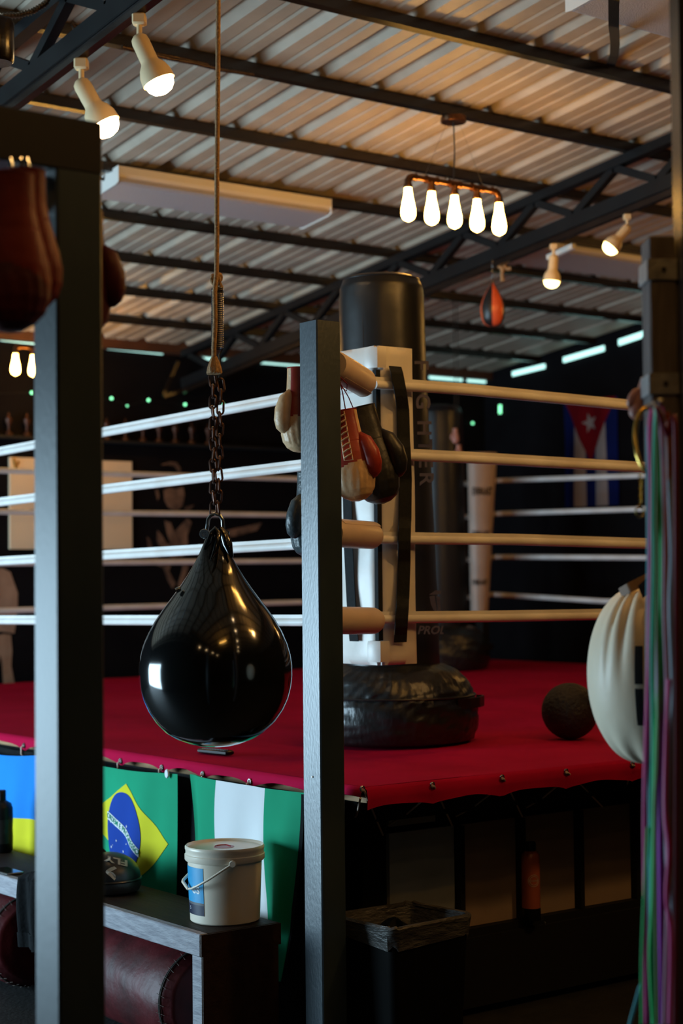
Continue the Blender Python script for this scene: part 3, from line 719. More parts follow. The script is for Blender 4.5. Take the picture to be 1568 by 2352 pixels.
# rope
t = thing('hanging_rope', B(490, 858), 'tan braided rope running up out of view, knotted and frayed at its end', 'rope')
b = MB(); b.tube([B(502, -160, .02), B(501, 0, .02), B(500, 200, .02), B(498, 400, .02), B(498, 560, .02), B(497, 632, .02), B(493, 668, .035), B(494, 740, .035), B(491, 800, .03), B(491, 822, .02)], .0072, 12); rp = b.build('braided_rope', M['rope_tan'], t)
b = MB()
kp = []
for k in range(30):
    a = 2*PI*k/30; kp.append(B(497, 637)+d2*math.cos(a)*.012+fN*math.sin(a)*.014+Vector((0, 0, .006*math.sin(2*a))))
b.tube(kp, .0075, 10, closed=True)
kp = []
for k in range(30):
    a = 2*PI*k/30; kp.append(B(496, 645)+d2*math.cos(a)*.011+Vector((0, 0, .012*math.sin(a)))+fN*(.012+.004*math.cos(2*a)))
b.tube(kp, .0065, 10, closed=True); b.build('knot', M['rope_tan'], t)
b = MB(); b.tube([B(503, 650), B(508, 660), B(505, 672)], .007, 8); b.tube([B(501, 655, -.01), B(503, 668, 0)], .007, 8); b.build('rope_tail', M['rope_tan'], t)
b = MB()
def fr(p, a, i): return Vector((p.x*(1+.08*math.sin(11*a)), p.y*(1+.08*math.sin(9*a)), p.z+.003*math.sin(13*a)*(1 if i == 0 else 0)))
b.lathe([(.021, 0), (.023, .004), (.020, .02), (.014, .038), (.008, .052)], 30, T=Matrix.Translation(B(492, 858, .02)), fn=fr); b.build('frayed_end', M['rope_tan'], t)

# boxing glove generator: cuff at the top, fist down; thumb on local -x; palm to +y
def glove(origin, yaw, S, label, group, body, tip, cuffm, thumbm, lace=True, tilt=0.0, name='boxing_glove', mirror=1, tilt2=0.0):
    R = Matrix.Translation(origin) @ Matrix.Rotation(yaw, 4, 'Z') @ Matrix.Rotation(tilt2, 4, 'X') @ Matrix.Rotation(tilt, 4, 'Y') @ Matrix.Diagonal((S*mirror, S, S, 1))
    t = thing(name, origin, label, 'glove', group)
    secs = [(-.0, 0, 0, .046, .036), (-.03, 0, 0, .047, .037), (-.07, 0, 0, .049, .039), (-.105, .002, 0, .054, .042), (-.14, .004, .002, .062, .048), (-.175, .006, .006, .068, .055), (-.205, .006, .010, .071, .060), (-.235, .005, .012, .070, .060), (-.262, .003, .012, .062, .054), (-.283, .0, .010, .046, .042), (-.296, 0, .010, .024, .024), (-.300, 0, .010, .002, .002)]
    def loft(b, secs, mis, seg=72, wr=True):
        o = len(b.v)
        fine = []
        for i in range(len(secs)-1):
            for k in range(6):
                fine.append(tuple(a+(c-a)*k/6 for a, c in zip(secs[i], secs[i+1])))
        fine.append(secs[-1])
        for (z, cx, cy, rx, ry) in fine:
            for k in range(seg):
                a = 2*PI*k/seg; w_ = 1+(.018*math.sin(a*17+z*40) if wr and -.27 < z < -.19 else 0)
                p = Vector((cx+rx*w_*math.copysign(abs(math.cos(a))**.9, math.cos(a)), cy+ry*w_*math.copysign(abs(math.sin(a))**.9, math.sin(a)), z)); b.v.append(R @ p)
        for i in range(len(fine)-1):
            for k in range(seg):
                k2 = (k+1) % seg; b.f.append((o+i*seg+k, o+i*seg+k2, o+(i+1)*seg+k2, o+(i+1)*seg+k)); b.mi.append(mis(fine[i][0], 2*PI*(k+.5)/seg))
        b.f.append(tuple(o+k for k in range(seg))); b.mi.append(0)
        b.f.append(tuple(o+(len(fine)-1)*seg+k for k in range(seg))); b.mi.append(1)
    b = MB(); loft(b, secs[3:], lambda z, a: 1 if z < -.205-.03*math.sin(a)-.02*math.cos(a) else 0)
    body_o = b.build('glove_body', [M[body], M[tip]], t, angle=80)
    b = MB(); loft(b, [(.0, 0, 0, .0465, .0365)]+secs[1:4]+[(-.112, .003, 0, .053, .041)], lambda z, a: 1 if math.cos(a) < -.86 else 0, wr=False); b.build('cuff', [M[cuffm], M[tip]], t, angle=80)
    b = MB(); b.tube([R @ Vector(p) for p in [(.046*math.cos(2*PI*k/28), .036*math.sin(2*PI*k/28), 0) for k in range(28)]], .0028*S, 6, closed=True); b.build('cuff_binding', M[cuffm], t)
    b = MB(); th = [(-.040, -.010, -.085, .012), (-.058, -.012, -.11, .024), (-.070, -.014, -.15, .029), (-.071, -.010, -.185, .030), (-.066, -.004, -.212, .026), (-.062, -.002, -.228, .014), (-.061, -.001, -.233, .003)]
    b.tube([R @ Vector(p[:3]) for p in th], .02, 16, rs=[p[3]*S for p in th]); b.build('thumb', M[thumbm], t, angle=80)
    if lace:
        b = MB(); b.tube([R @ Vector(p) for p in [(.012, -.038, -.005), (.013, -.045, -.06), (.014, -.052, -.12), (.015, -.054, -.165), (-.013, -.054, -.168), (-.012, -.052, -.12), (-.011, -.045, -.06), (-.010, -.038, -.005)]], .0022*S, 6)
        for k in range(8):
            z = -.015-k*.019; yy_ = -.040-.012*min(1, k/6)
            b.tube([R @ Vector((-.013, yy_-.002, z)), R @ Vector((0, yy_-.006, z-.004)), R @ Vector((.014, yy_-.002, z-.010))], .0034*S, 6)
        b.build('lace', M['cream_leather'], t)
    return t
toCam = math.atan2(-FW.y, -FW.x)   # direction back to the camera
def yaw_palm(a): return toCam+PI/2+a   # local -y faces the camera when a = 0
g = 'boxing gloves hung on the steel corner post'
glove(at(689, 846, 5.72), yaw_palm(.35), .98*200/207, 'red and cream glove hanging left of the steel post, thumb outwards', g, 'red_leather', 'cream_leather', 'red_leather', 'cream_leather', lace=False)
glove(at(712, 1085, 5.74), yaw_palm(.5), .96, 'slate blue-black glove hanging left of the steel post, below the red one', g, 'slate_leather', 'slate_leather', 'slate_leather', 'slate_leather', lace=False, tilt=.0)
glove(at(786, 945, 5.74), yaw_palm(-.15), 1.03, 'red laced boxing glove with cream fist hanging right of the steel post', g, 'red_leather', 'cream_leather', 'red_leather', 'red_leather', lace=True, mirror=-1, tilt=-.17)
glove(at(826, 936, 5.86), yaw_palm(.1), 1.14, 'plain black boxing glove hanging right behind the red laced glove', g, 'black_leather', 'black_leather', 'black_leather', 'black_leather', lace=False, mirror=-1, tilt=-.24)
for a_, c_, m_ in (((781, 875), (793, 945), 'red_leather'), ((781, 868), (822, 940), 'black_leather')):
    pass
b = MB(); b.tube([at(779, 870, 5.66), at(787, 905, 5.68), at(794, 946, 5.72)], .0022, 6); b.tube([at(781, 866, 5.62), at(797, 882, 5.64), at(796, 898, 5.66), at(784, 890, 5.66), at(779, 880, 5.64)], .0018, 6)
b.tube([at(781, 880, 5.64), at(800, 912, 5.74), at(812, 940, 5.82)], .002, 6)
tag(b.build('glove_cords', M['band_maroon']), 'thin dark cords tying the right-hand gloves to the steel post', 'cord')

# ball on canvas
p = onz(1309, 1700, ZC); R_ = 66*6.95/FPX
b = MB(); pr = [(R_*math.sin(PI*k/28), R_-R_*math.cos(PI*k/28)) for k in range(29)]
b.lathe(pr, 48, T=Matrix.Translation((p.x, p.y, ZC+.003))); tag(b.build('slam_ball', M['ball'], angle=80), 'small black textured exercise ball lying on the red canvas', 'ball')
# remote
p = onz(495, 1732, ZC+.004)
dv = (onz(530, 1734, ZC)-onz(460, 1727, ZC)); dv.z = 0; Lr = dv.length; ux = dv.normalized(); uy = Vector((-ux.y, ux.x, 0))
T = Matrix(((ux.x, uy.x, 0, p.x), (ux.y, uy.y, 0, p.y), (0, 0, 1, ZC+.005), (0, 0, 0, 1)))
b = MB(); b.box((-Lr*.48, -.022, 0), (Lr*.48, .022, .018), 0, T, .005); rm = tag(b.build('remote_control', M['plastic_black']), 'slim black remote control lying near the left canvas edge', 'remote control')
b = MB()
for i in range(9):
    for j in range(3): b.box((-Lr*.36+i*Lr*.085, -.013+j*.010, .018), (-Lr*.36+i*Lr*.085+.006, -.008+j*.010, .0195), 0, T)
b.build('buttons', M['plastic_grey'], rm, smooth=False)

# ================================================================== FLAGS ON THE LEFT SIDE
FXP = 3.372
def wave(y, z, ph=0): return .012*math.sin(y*15+ph)*(.3+.7*min(1, (.88-z)/.3)) + .007*math.sin(y*33+z*6+ph)*(.2+.8*min(1, (.88-z)/.4))
# Brazil
by0, by1, bz1, bzb = 5.465, 6.47, .873, .27
def braz(u, v, off=0):      # u 0..1 left->right in image (Y decreasing), v 0 top ..1 bottom
    y = by1+(by0-by1)*u; z = bz1+(bzb-bz1)*v
    y += .03*v*smoothstep((u-.5)*2) - .012*math.sin(v*4.2+1)*(u-.3)
    sag = -.018*math.sin(PI*min(1, max(0, (u))*1.0))*(1-v)
    return Vector((FXP-.012+wave(y, z)-off, y, z+sag))
t = thing('flag', braz(.5, 1), 'green flag with yellow diamond and starry blue globe, hung on the ring side', 'flag', 'flags hung along the ring side')
b = MB(); b.sheet(lambda u, v, d: braz(u, v, -d), 70, 40, .0015); b.build('flag_cloth', M['flag_green'], t, angle=80)
bp = lambda px, py: onx(px, py, FXP)
# diamond as a fan grid
yc_, zc_ = bp(292, 1910).y, bp(292, 1910).z
def uv_of(y, z): return (y-by1)/(by0-by1), (z-bz1)/(bzb-bz1)
cu, cv = uv_of(yc_, zc_)
def bpt(y, z, off): u, v = uv_of(y, z); return braz(u, v, off)
dt, dr, db_ = bp(296, 1795), bp(393, 1938), bp(331, 2018)
dl = Vector((0, 2*yc_-dr.y, 2*zc_-dr.z-.0))
cor = [(dt.y, dt.z+.008), (dr.y, dr.z), (db_.y, db_.z), (dl.y, dl.z+.03)]
b = MB(); N = 18; nr = 12
vs = []; 
for j in range(nr+1):
    for s_ in range(4):
        for k in range(N):
            y = cor[s_][0]+(cor[(s_+1) % 4][0]-cor[s_][0])*k/N; z = cor[s_][1]+(cor[(s_+1) % 4][1]-cor[s_][1])*k/N
            bow = .010*math.sin(PI*k/N)*(1 if s_ in (1,) else -1 if s_ == 0 else 0)
            y += -bow; 
            f_ = j/nr; vs.append(bpt(yc_+(y-yc_)*f_, zc_+(z-zc_)*f_, .0022))
n4 = 4*N; fs = []
for j in range(nr):
    for k in range(n4): k2 = (k+1) % n4; fs.append((j*n4+k, j*n4+k2, (j+1)*n4+k2, (j+1)*n4+k))
b.add(vs, fs); b.build('yellow_diamond', M['flag_yellow'], t, angle=80)
ra, rb = .150, .168
def globe(r, a, off): return bpt(yc_-r*math.cos(a)*ra, zc_+r*math.sin(a)*rb-.012*r*math.cos(a), off)
b = MB(); b.grid(lambda u, v: globe(v, 2*PI*u, .0044), 60, 12); b.build('blue_globe', M['flag_navy'], t, angle=80)
# band arc (in globe coordinates, unit disc), from upper left to lower right
def band_pt(s, w_):    # s -1..1
    x = s*.97; y = .30-.62*(s+1)/2*.95-.10*(s*s)+.10
    return x, y+w_
def gxy(x, y, off): return bpt(yc_-x*ra, zc_+y*rb-.012*x, off)
b = MB(); b.grid(lambda u, v: gxy(*band_pt(-1+2*u, (v-.5)*.19), .0062), 40, 2); b.build('motto_band', M['flag_white'], t, angle=80)
b = MB()
def bt(x, y):
    s = x/.92; X_, Y_ = band_pt(s, 0); X2, Y2 = band_pt(s+.02, 0); dx_, dy_ = X2-X_, Y2-Y_; l = math.hypot(dx_, dy_)
    return gxy(X_-dy_/l*y, Y_+dx_/l*y, .0076)
put_text(b, 'ORDEM E PROGRESSO', .185, bt, 0, bold=.01); b.build('motto_lettering', M['flag_letter'], t, smooth=False)
b = MB()
def star(c, r, off):
    pts = []
    for k in range(10):
        a = PI/2+k*PI/5; rr = r if k % 2 == 0 else r*.4; pts.append(gxy(c[0]+rr*math.cos(a), c[1]+rr*math.sin(a)*ra/rb, off))
    b.add(pts+[gxy(*c, off)], [(i, (i+1) % 10, 10) for i in range(10)])
for c, r in (((-.78, .18), .05), ((.18, .22), .05), ((-.42, -.22), .04), ((.18, -.2), .035), ((-.7, -.42), .045), ((-.62, -.36), .02), ((-.82, -.55), .03), ((-.05, -.42), .045), ((-.15, -.58), .03), ((.08, -.60), .045), ((-.05, -.72), .025), ((-.52, -.62), .035), ((-.5, -.76), .025), ((0, -.88), .04), ((.62, -.62), .045), ((.72, -.6), .03), ((.62, -.76), .035), ((.58, -.88), .03), ((.25, -.84), .02), ((.35, -.9), .02), ((.45, -.9), .02)):
    if math.hypot(*c) < .97: star(c, r, .0062)
b.build('white_stars', M['flag_white'], t, smooth=False)
# badge pinned
p = bp(395, 1776); b = MB(); b.lathe([(0, .004), (.012, .004), (.014, .001), (.014, -.002)], 20, T=Matrix.Translation((FXP-.022, p.y, p.z)) @ Matrix.Rotation(-PI/2, 4, 'Y') @ Matrix.Diagonal((1.25, .95, 1, 1)))
tag(b.build('pin_badge', M['label_white']), 'small white oval badge pinned to the green and yellow flag', 'badge')
# Nigeria
ny0, ny1 = bp(432, 1778).y, bp(698, 1815).y
wys = (bp(500, 1790).y, bp(612, 1808).y)
def nig(u, v, d=0):
    # piecewise stripes
    if u < 1/3: y = ny0+(wys[0]-ny0)*u*3
    elif u < 2/3: y = wys[0]+(wys[1]-wys[0])*(u-1/3)*3
    else: y = wys[1]+(ny1-wys[1])*(u-2/3)*3
    z = .877+(.225-.877)*v
    y += .13*(v**1.5)*smoothstep((u-.6)*2.5) + .022*math.sin(v*5+.5)*math.sin(PI*min(1, u*1.2)) - .03*v*smoothstep(1-u*3)
    x = FXP+.0+ wave(y, z, 1.3)*.8 - .016*math.sin(v*3)*math.exp(-((u-.85)/.1)**2)+.025*math.exp(-((u-.04)/.06)**2)*math.sin(PI*min(1, v+.1))
    return Vector((x+d, y, z-.006*math.sin(PI*u)))
b = MB(); b.sheet(lambda u, v, d: nig(u, v, d), 90, 40, .0015, mis=lambda u, v: 1 if 1/3 < u < 2/3 else 0); tag(b.build('flag', [M['flag_green'], M['flag_white']], angle=80), 'green, white and green striped flag behind the white bucket', 'flag', 'flags hung along the ring side')
# dark ribbon edge near post
b = MB(); b.sheet(lambda u, v, d: (FXP-.005+d, bp(698, 1815).y+.008+.13*(v**1.5)+(-.018+.02*u)-.012*v, .872-.60*v), 3, 20, .002); tag(b.build('hanging_strip', M['cloth_black'], angle=80), 'narrow black cloth strip hanging beside the striped flag edge', 'cloth')
b = MB(); b.sheet(lambda u, v, d: (CX0-.004+.006*math.sin(u*120)+d, 4.53+5.87*u, .852-.80*v), 200, 4, .003); tag(b.build('ring_skirt', M['cloth_black'], angle=80), 'black cloth skirt closing the side of the ring behind the flags', 'cloth')
# Ukraine colours
def ukr(u, v, d=0):
    y = 7.55+(6.53-7.55)*u; z = .862+(.27-.862)*v+.03*math.exp(-((u-.0)/.3)**2)*0
    return Vector((FXP+wave(y, z, 2.2)+d, y, z-.035*math.sin(PI*min(1, u*1.0))*(1-v)))
b = MB(); b.sheet(ukr, 70, 40, .0015, mis=lambda u, v: 0 if v < .47 else 1); tag(b.build('flag', [M['flag_blue'], M['flag_yellow']], angle=80), 'blue over yellow flag hung at the left end of the ring side', 'flag', 'flags hung along the ring side')

# ================================================================== BENCH AND WHAT IS ON IT
BX0, BX1, BY0, BY1, BZ = 2.975, 3.290, 4.70, 8.3, .45
t = thing('wooden_bench', ((BX0+BX1)/2, 6.4, 0), 'long low wooden bench with grey timber edge below the flags', 'bench')
b = MB(); b.box((BX0+.032, BY0, BZ-.045), (BX1, BY1, BZ), 0, None, .003); b.build('bench_seat', M['bench_top'], t, smooth=False)
b = MB(); b.box((BX0, BY0, BZ-.072), (BX0+.032, BY1, BZ+.001), 0, None, .003); b.build('front_board', M['bench_edge'], t, smooth=False)
b = MB(); b.box((BX0+.006, BY0, 0), (BX1-.01, BY0+.055, BZ-.074)); b.build('end_panel', M['bench_edge'], t, smooth=False)
b = MB(); b.box((BX0+.0015, BY0-.008, BZ-.071), (BX1, BY0-.0005, BZ-.001)); b.box((BX0+.0075, BY0-.008, 0), (BX1-.011, BY0-.0005, BZ-.071)); b.build('end_cladding', M['bench_top'], t, smooth=False)
b = MB(); b.box((BX0+.006, BY1-.10, 0), (BX1-.01, BY1-.05, BZ-.074)); b.build('end_panel', M['bench_edge'], t, smooth=False)
# bucket
p = onz(517, 2112, BZ); BKX, BKY = p.x, p.y; kb = (p-CAM).dot(FW)/FPX
t = thing('plastic_bucket', (BKX, BKY, BZ), 'white plastic bucket with lid and blue label at the bench end', 'bucket')
Tb = Matrix.Translation((BKX, BKY, BZ+.001))
rb_, rt_, Hb = 80*kb, 86*kb, 158*kb
b = MB(); b.lathe([(0, .0), (rb_-.004, 0), (rb_, .004), (rb_+(rt_-rb_)*.5, Hb*.5), (rt_, Hb-.004), (rt_-.004, Hb)], 64, T=Tb); bd_ = b.build('bucket_body', M['bucket'], t)
b = MB(); rl = 92*kb; b.lathe([(rt_-.003, Hb-.030), (rl-.003, Hb-.030), (rl, Hb-.026), (rl, Hb-.010), (rl-.003, Hb-.007), (rl-.003, Hb+.004), (rl-.001, Hb+.008), (rl-.001, Hb+.016), (rl-.004, Hb+.020), (rl-.008, Hb+.018), (rl-.011, Hb+.012), (0, Hb+.012)], 64, T=Tb); ld = b.build('lid', M['bucket'], t)
b = MB(); b.lathe([(0, .0012), (.034, .0012), (.035, 0)], 32, T=Tb @ Matrix.Translation((-.005, -.004, Hb+.012))); b.build('sticker', M['sticker_pink'], ld)
b = MB(); c0 = Vector((BKX-.005, BKY-.004, BZ+.001+Hb+.0136)); b.tube([c0+d2*.030*math.cos(a)+Vector((-FW.x, -FW.y, 0))*.030*math.sin(a) for a in [PI*1.0+k*.14 for k in range(0, 14)]]+[c0+d2*.022], .0025, 6); b.build('sticker_print', M['sticker_red'], ld)
# label wrapped on the left-hand side (towards the daylight)
def on_bucket(a, z, off=.0012):
    r = rb_+(rt_-rb_)*(z/Hb)+off; return Vector((BKX+math.cos(a)*r, BKY+math.sin(a)*r, BZ+.001+z))
a_cam = math.atan2(CAM.y-BKY, CAM.x-BKX)
a_right = a_cam-math.asin(.58)      # label right edge as seen
a_left = a_cam-math.asin(.58)-1.9
def lab(z0, z1, m, nm):
    b = MB(); b.grid(lambda u, v: on_bucket(a_left+(a_right-a_left)*u, z0+(z1-z0)*v), 28, 2); return b.build(nm, M[m], bd_)
zz = lambda py: (2115-py)*kb*1.0
lab(.072, Hb-.045, 'label_blue', 'blue_label'); lab(.064, .072, 'plastic_grey', 'label_stripe'); lab(.030, .064, 'label_navy', 'navy_label')
b = MB(); put_text(b, 'es', .050, lambda x, y: on_bucket(a_right-.12+x/rt_*1.0, .118+y, .002), 0, align='RIGHT', bold=.02); b.build('label_lettering', M['label_white'], bd_, smooth=False)
b = MB(); put_text(b, '5', .016, lambda x, y: on_bucket(a_right-.62+x/rt_, .050+y, .002), 0, bold=.02); b.build('label_lettering', M['label_white'], bd_, smooth=False)
# handle: bail from the front pivot, drooping to the left
Bp = lambda px, py, D: at(px, py, D)
DK = (p-CAM).dot(FW)
hp = [Bp(534, 1985, DK-.128), Bp(515, 1997, DK-.135), Bp(480, 2020, DK-.135), Bp(455, 2034, DK-.12), Bp(440, 2041, DK-.09), Bp(432, 2042, DK-.06)]
b = MB(); b.tube(hp, .0038, 10); b.tube([hp[-1], Bp(420, 2025, DK-.02), Bp(421, 2021, DK), Bp(433, 2008, DK+.06), Bp(450, 1995, DK+.10)], .0055, 10); b.build('bail_handle', M['bucket'], t)
b = MB(); b.lathe([(0, .006), (.010, .006), (.012, 0), (.012, -.006)], 16, T=Matrix.Translation(hp[0]) @ Matrix.Rotation(PI/2, 4, RT)); b.build('handle_boss', M['bucket'], t)

# focus mitt lying on the bench
pm = onz(258, 2056, BZ); km = (pm-CAM).dot(FW)/FPX
MX, MY = pm.x+.02, pm.y+.06
def mit(a, ph, off=0):  # ellipsoid surface, slightly tilted
    rx, ry, rz_ = .118, .112, .092
    v = Vector((math.cos(a)*math.cos(ph)*(rx+off), math.sin(a)*math.cos(ph)*(ry+off), math.sin(ph)*(rz_+off)))
    return Vector((MX, MY, BZ+.055))+v
MX = min(max(MX, BX0+.13), BX1-.11)
t = thing('focus_mitt', (MX, MY, BZ), 'black leather focus mitt with pale upside-down print on the bench', 'focus mitt')
b = MB(); b.grid(lambda u, v: mit(2*PI*u, -.12+(PI/2+.12)*v), 48, 16); b.build('striking_pad', M['black_vinyl'], t, angle=80)
b = MB(); b.lathe([(.0, .0), (.085, 0), (.112, .010), (.120, .03), (.117, .048), (.11, .052), (0, .053)], 48, T=Matrix.Translation((MX, MY, BZ+.001))); b.build('hand_side', M['black_leather'], t)
b = MB(); b.torus((MX, MY, BZ+.052), .1165, .005, 'z', 48, 6); b.build('piping', M['black_vinyl'], t)
def mit_px(px, py):
    d = ray(px, py); lo = 4.5; t_ = lo
    C0 = Vector((MX, MY, BZ+.055))
    for it in range(400):
        p_ = CAM+d*t_-C0
        if (p_.x/.1235)**2+(p_.y/.1175)**2+(p_.z/.0975)**2 <= 1: break
        t_ += .006
    return CAM+d*t_
mc = None
def scr(P):
    d = P-CAM; w_ = d.dot(FW); return 784+FPX*d.dot(RT)/w_, 1176-FPX*d.dot(UP)/w_
sx_, sy_ = scr(mit(0, PI/2))
b = MB(); put_text(b, 'FLY', 30, lambda x, y: mit_px(sx_+44-x*1.15, sy_+26-x*.28+y*.62), 0, align='LEFT', bold=.04); b.build('print_lettering', M['logo'], t, smooth=False)
b = MB()
eag = [(-20, 8), (-14, 14), (-4, 22), (6, 32), (10, 26), (9, 16), (2, 9), (-8, 5), (-4, 0), (6, -4), (13, -3), (5, -9), (-8, -4), (-17, 2)]
P = [mit_px(sx_+q0*.8+8, sy_+40+q1*.8) for q0, q1 in eag]; cc = mit_px(sx_-8-6, sy_+46); b.add(P+[mit_px(sx_+2, sy_+40+6)], [(i, (i+1) % len(P), len(P)) for i in range(len(P))])
b.build('print_bird', M['logo'], t, smooth=False)
# black strap/cloth lump behind mitt
p = onz(250, 2000, BZ+.02)
b = MB(); 
def lump(u, v): 
    a = 2*PI*u; ph = PI/2*v; r = 1+.12*math.sin(3*a+1)+.06*math.sin(7*a)
    return (3.18+math.cos(a)*math.cos(ph)*.085*r, MY+.22+math.sin(a)*math.cos(ph)*.11*r, BZ+.002+math.sin(ph)*.135)
b.grid(lump, 36, 14); tag(b.build('folded_hand_wraps', M['cloth_black'], angle=80), 'dark bundle of cloth on the bench just behind the focus mitt', 'cloth')
# black bottle at left
p = onz(4, 1957, BZ); k_ = (p-CAM).dot(FW)/FPX
t = thing('supplement_bottle', (p.x, p.y, BZ), 'big black plastic bottle with screw cap at the left bench end', 'bottle')
T = Matrix.Translation((p.x, p.y, BZ+.001))
b = MB(); b.lathe([(0, 0), (.040, 0), (.047, .008), (.048, .06), (.0465, .10), (.048, .14), (.047, .185), (.040, .205), (.024, .215), (.020, .218), (0, .218)], 36, T=T); b.build('bottle_body', M['plastic_black'], t)
b = MB(); b.lathe([(0, .216), (.0185, .216), (.0185, .258), (.016, .261), (0, .261)], 28, T=T, fn=lambda q_, a, i: Vector((q_.x*(1+.02*math.sin(28*a)), q_.y*(1+.02*math.sin(28*a)), q_.z))); b.build('cap', M['plastic_black'], t)
b = MB(); b.grid(lambda u, v: T @ Vector((.0488*math.cos(3.6+1.4*u), .0488*math.sin(3.6+1.4*u), .04+.10*v)), 16, 2); b.build('bottle_label', M['black_leather'], t)
# phone
p = onz(44, 2001, BZ); b = MB(); b.box((-.036, -.075, 0), (.036, .075, .008), 0, Matrix.Translation((BX0+.045, p.y, BZ+.002)), .0015)
ph = tag(b.build('mobile_phone', M['chrome']), 'flat dark mobile phone lying at the front edge of the bench', 'phone')
b = MB(); b.box((-.034, -.073, .008), (.034, .073, .0086), 0, Matrix.Translation((BX0+.045, p.y, BZ+.002))); b.build('screen', M['gloss_black'], ph, smooth=False)
# jacket hanging over bench edge
y0j, y1j = onx(50, 2040, BX0-.02).y, onx(135, 2060, BX0-.02).y
def jac(u, v, d=0):
    y = y0j+(y1j-y0j)*u; r = v
    if v < .22: x = BX0+.14-(.16)*(v/.22); z = BZ+.022+.02*math.sin(u*7)*(1-v)+.012
    else:
        x = BX0-.022-.012*math.sin(u*17+v*2)-.006*math.sin(u*37); z = BZ+.03-(v-.22)/.78*(.265-.03*u*0)
    y += .02*math.sin(v*4)*(1-u)-.0*(v)
    return (x+(.012 if v > .9 else 0)*0+d, y+ (0.03*(v-.5) if u < .2 else 0), z-d*.2)
b = MB(); b.sheet(jac, 40, 40, .004); jk = tag(b.build('black_jacket', M['cloth_black'], angle=80), 'black jacket sleeve draped over the bench edge beside the left post', 'jacket')
b = MB(); b.sheet(lambda u, v, d: tuple(Vector(jac(u, .84+.16*v, 0))+Vector((-.004+d, 0, 0))), 24, 4, .003); b.build('cuff', M['cloth_black'], jk, angle=80)
# maroon heavy bags under the bench
def heavy(c0, c1, r, label, sag=0.03):
    c0 = Vector(c0); c1 = Vector(c1); d = (c1-c0).normalized(); L = (c1-c0).length
    t = thing('leather_heavy_bag', ((c0+c1)/2).xy.to_3d(), label, 'punching bag', 'maroon leather bags under the bench')
    b = MB(); q_ = d.to_track_quat('Z', 'Y').to_matrix().to_4x4(); T = Matrix.Translation(c0) @ q_
    pr = [(0, 0), (r*.5, .0), (r*.8, .012), (r*.94, .04), (r, .09), (r*1.01, L*.5), (r, L-.09), (r*.94, L-.04), (r*.8, L-.012), (r*.5, L), (0, L)]
    pr2 = []
    for i in range(len(pr)-1):
        for k in range(5): pr2.append((pr[i][0]+(pr[i+1][0]-pr[i][0])*k/5, pr[i][1]+(pr[i+1][1]-pr[i][1])*k/5))
    pr2.append(pr[-1])
    b.lathe(pr2, 48, T=T, fn=lambda p_, a, i: Vector((p_.x*(1+.02*rnd_noise(a, p_.z*5, 3)), p_.y*(1+.02*rnd_noise(a, p_.z*5, 4)), p_.z)))
    b.build('bag_body', M['maroon'], t, angle=80)
    b = MB()
    for z_ in (.045, .052):
        b.tube([T @ Vector((r*.965*math.cos(2*PI*k/60), r*.965*math.sin(2*PI*k/60), z_)) for k in range(60)], .0028, 6, closed=True)
    b.build('end_seam', M['stitch'], t)
    b = MB()
    for k in range(36):
        a = 2*PI*k/36; b.tube([T @ Vector((r*.93*math.cos(a), r*.93*math.sin(a), .028)), T @ Vector((r*1.003*math.cos(a+.05), r*1.003*math.sin(a+.05), .060))], .0009, 5)
    b.build('end_stitching', M['print_brown'], t)
    return t
heavy((3.12, 4.86, .185), (3.16, 5.82, .18), .178, 'worn maroon leather heavy bag lying under the bench near the bucket')
heavy((3.06, 6.02, .20), (3.14, 7.3, .185), .182, 'scuffed maroon leather bag under the bench at the far left')
b = MB(); pts = []
p = onz(12, 2068, .40)
for k in range(90): a = 2*PI*k/12; pts.append(Vector((3.02, 6.35+k*.0035, .383))+Vector((math.cos(a)*.018, 0, math.sin(a)*.018)))
b.tube(pts, .004, 6); tag(b.build('coiled_cord', M['cable']), 'dark coiled cord tucked under the bench top at far left', 'cord')

# ================================================================== LOWER RIGHT: CUBBY RACK, BIN, BOTTLE
CYP = 4.75
zt, zb = .688, .312
t = thing('cubby_rack', (4.6, CYP, 0), 'black storage rack with beige back panels under the ring', 'storage rack')
xs_ = [3.80, 4.112, 4.417, 4.725, 5.04]
b = MB(); b.box((3.70, CYP+.02, .02), (5.75, CYP+.04, .77)); b.build('back_board', M['black_paint'], t, smooth=False)
for i in range(5):
    x0 = xs_[i]+(.004 if i == 0 else .030); x1 = xs_[i+1]-.004 if i < 4 else 5.36
    if i == 4: x0 = 5.075
    b = MB(); b.box((x0, CYP, zb), (x1, CYP+.018, zt)); b.build('back_panel', M['cubby_white_lit' if i == 0 else 'cubby_panel'], t, smooth=False)
b = MB(); b.box((3.804, CYP, .712), (4.02, CYP+.018, .76)); b.build('back_panel', M['cubby_white_lit'], t, smooth=False)
b = MB(); b.box((3.70, CYP-.03, zb-.03), (5.75, CYP+.018, zb-.002)); b.build('shelf', M['black_paint'], t, smooth=False)
for i in range(1, 6):
    X = xs_[i] if i < 5 else 5.36
    b = MB(); b.box((X, CYP-.03, zb), (X+.022, CYP+.018, zt)); b.build('divider', M['black_paint'], t, smooth=False)
b = MB(); b.box((3.70, CYP-.05, .03), (5.75, CYP-.031, zb-.03)); b.build('kick_panel', M['black_paint'], t, smooth=False)
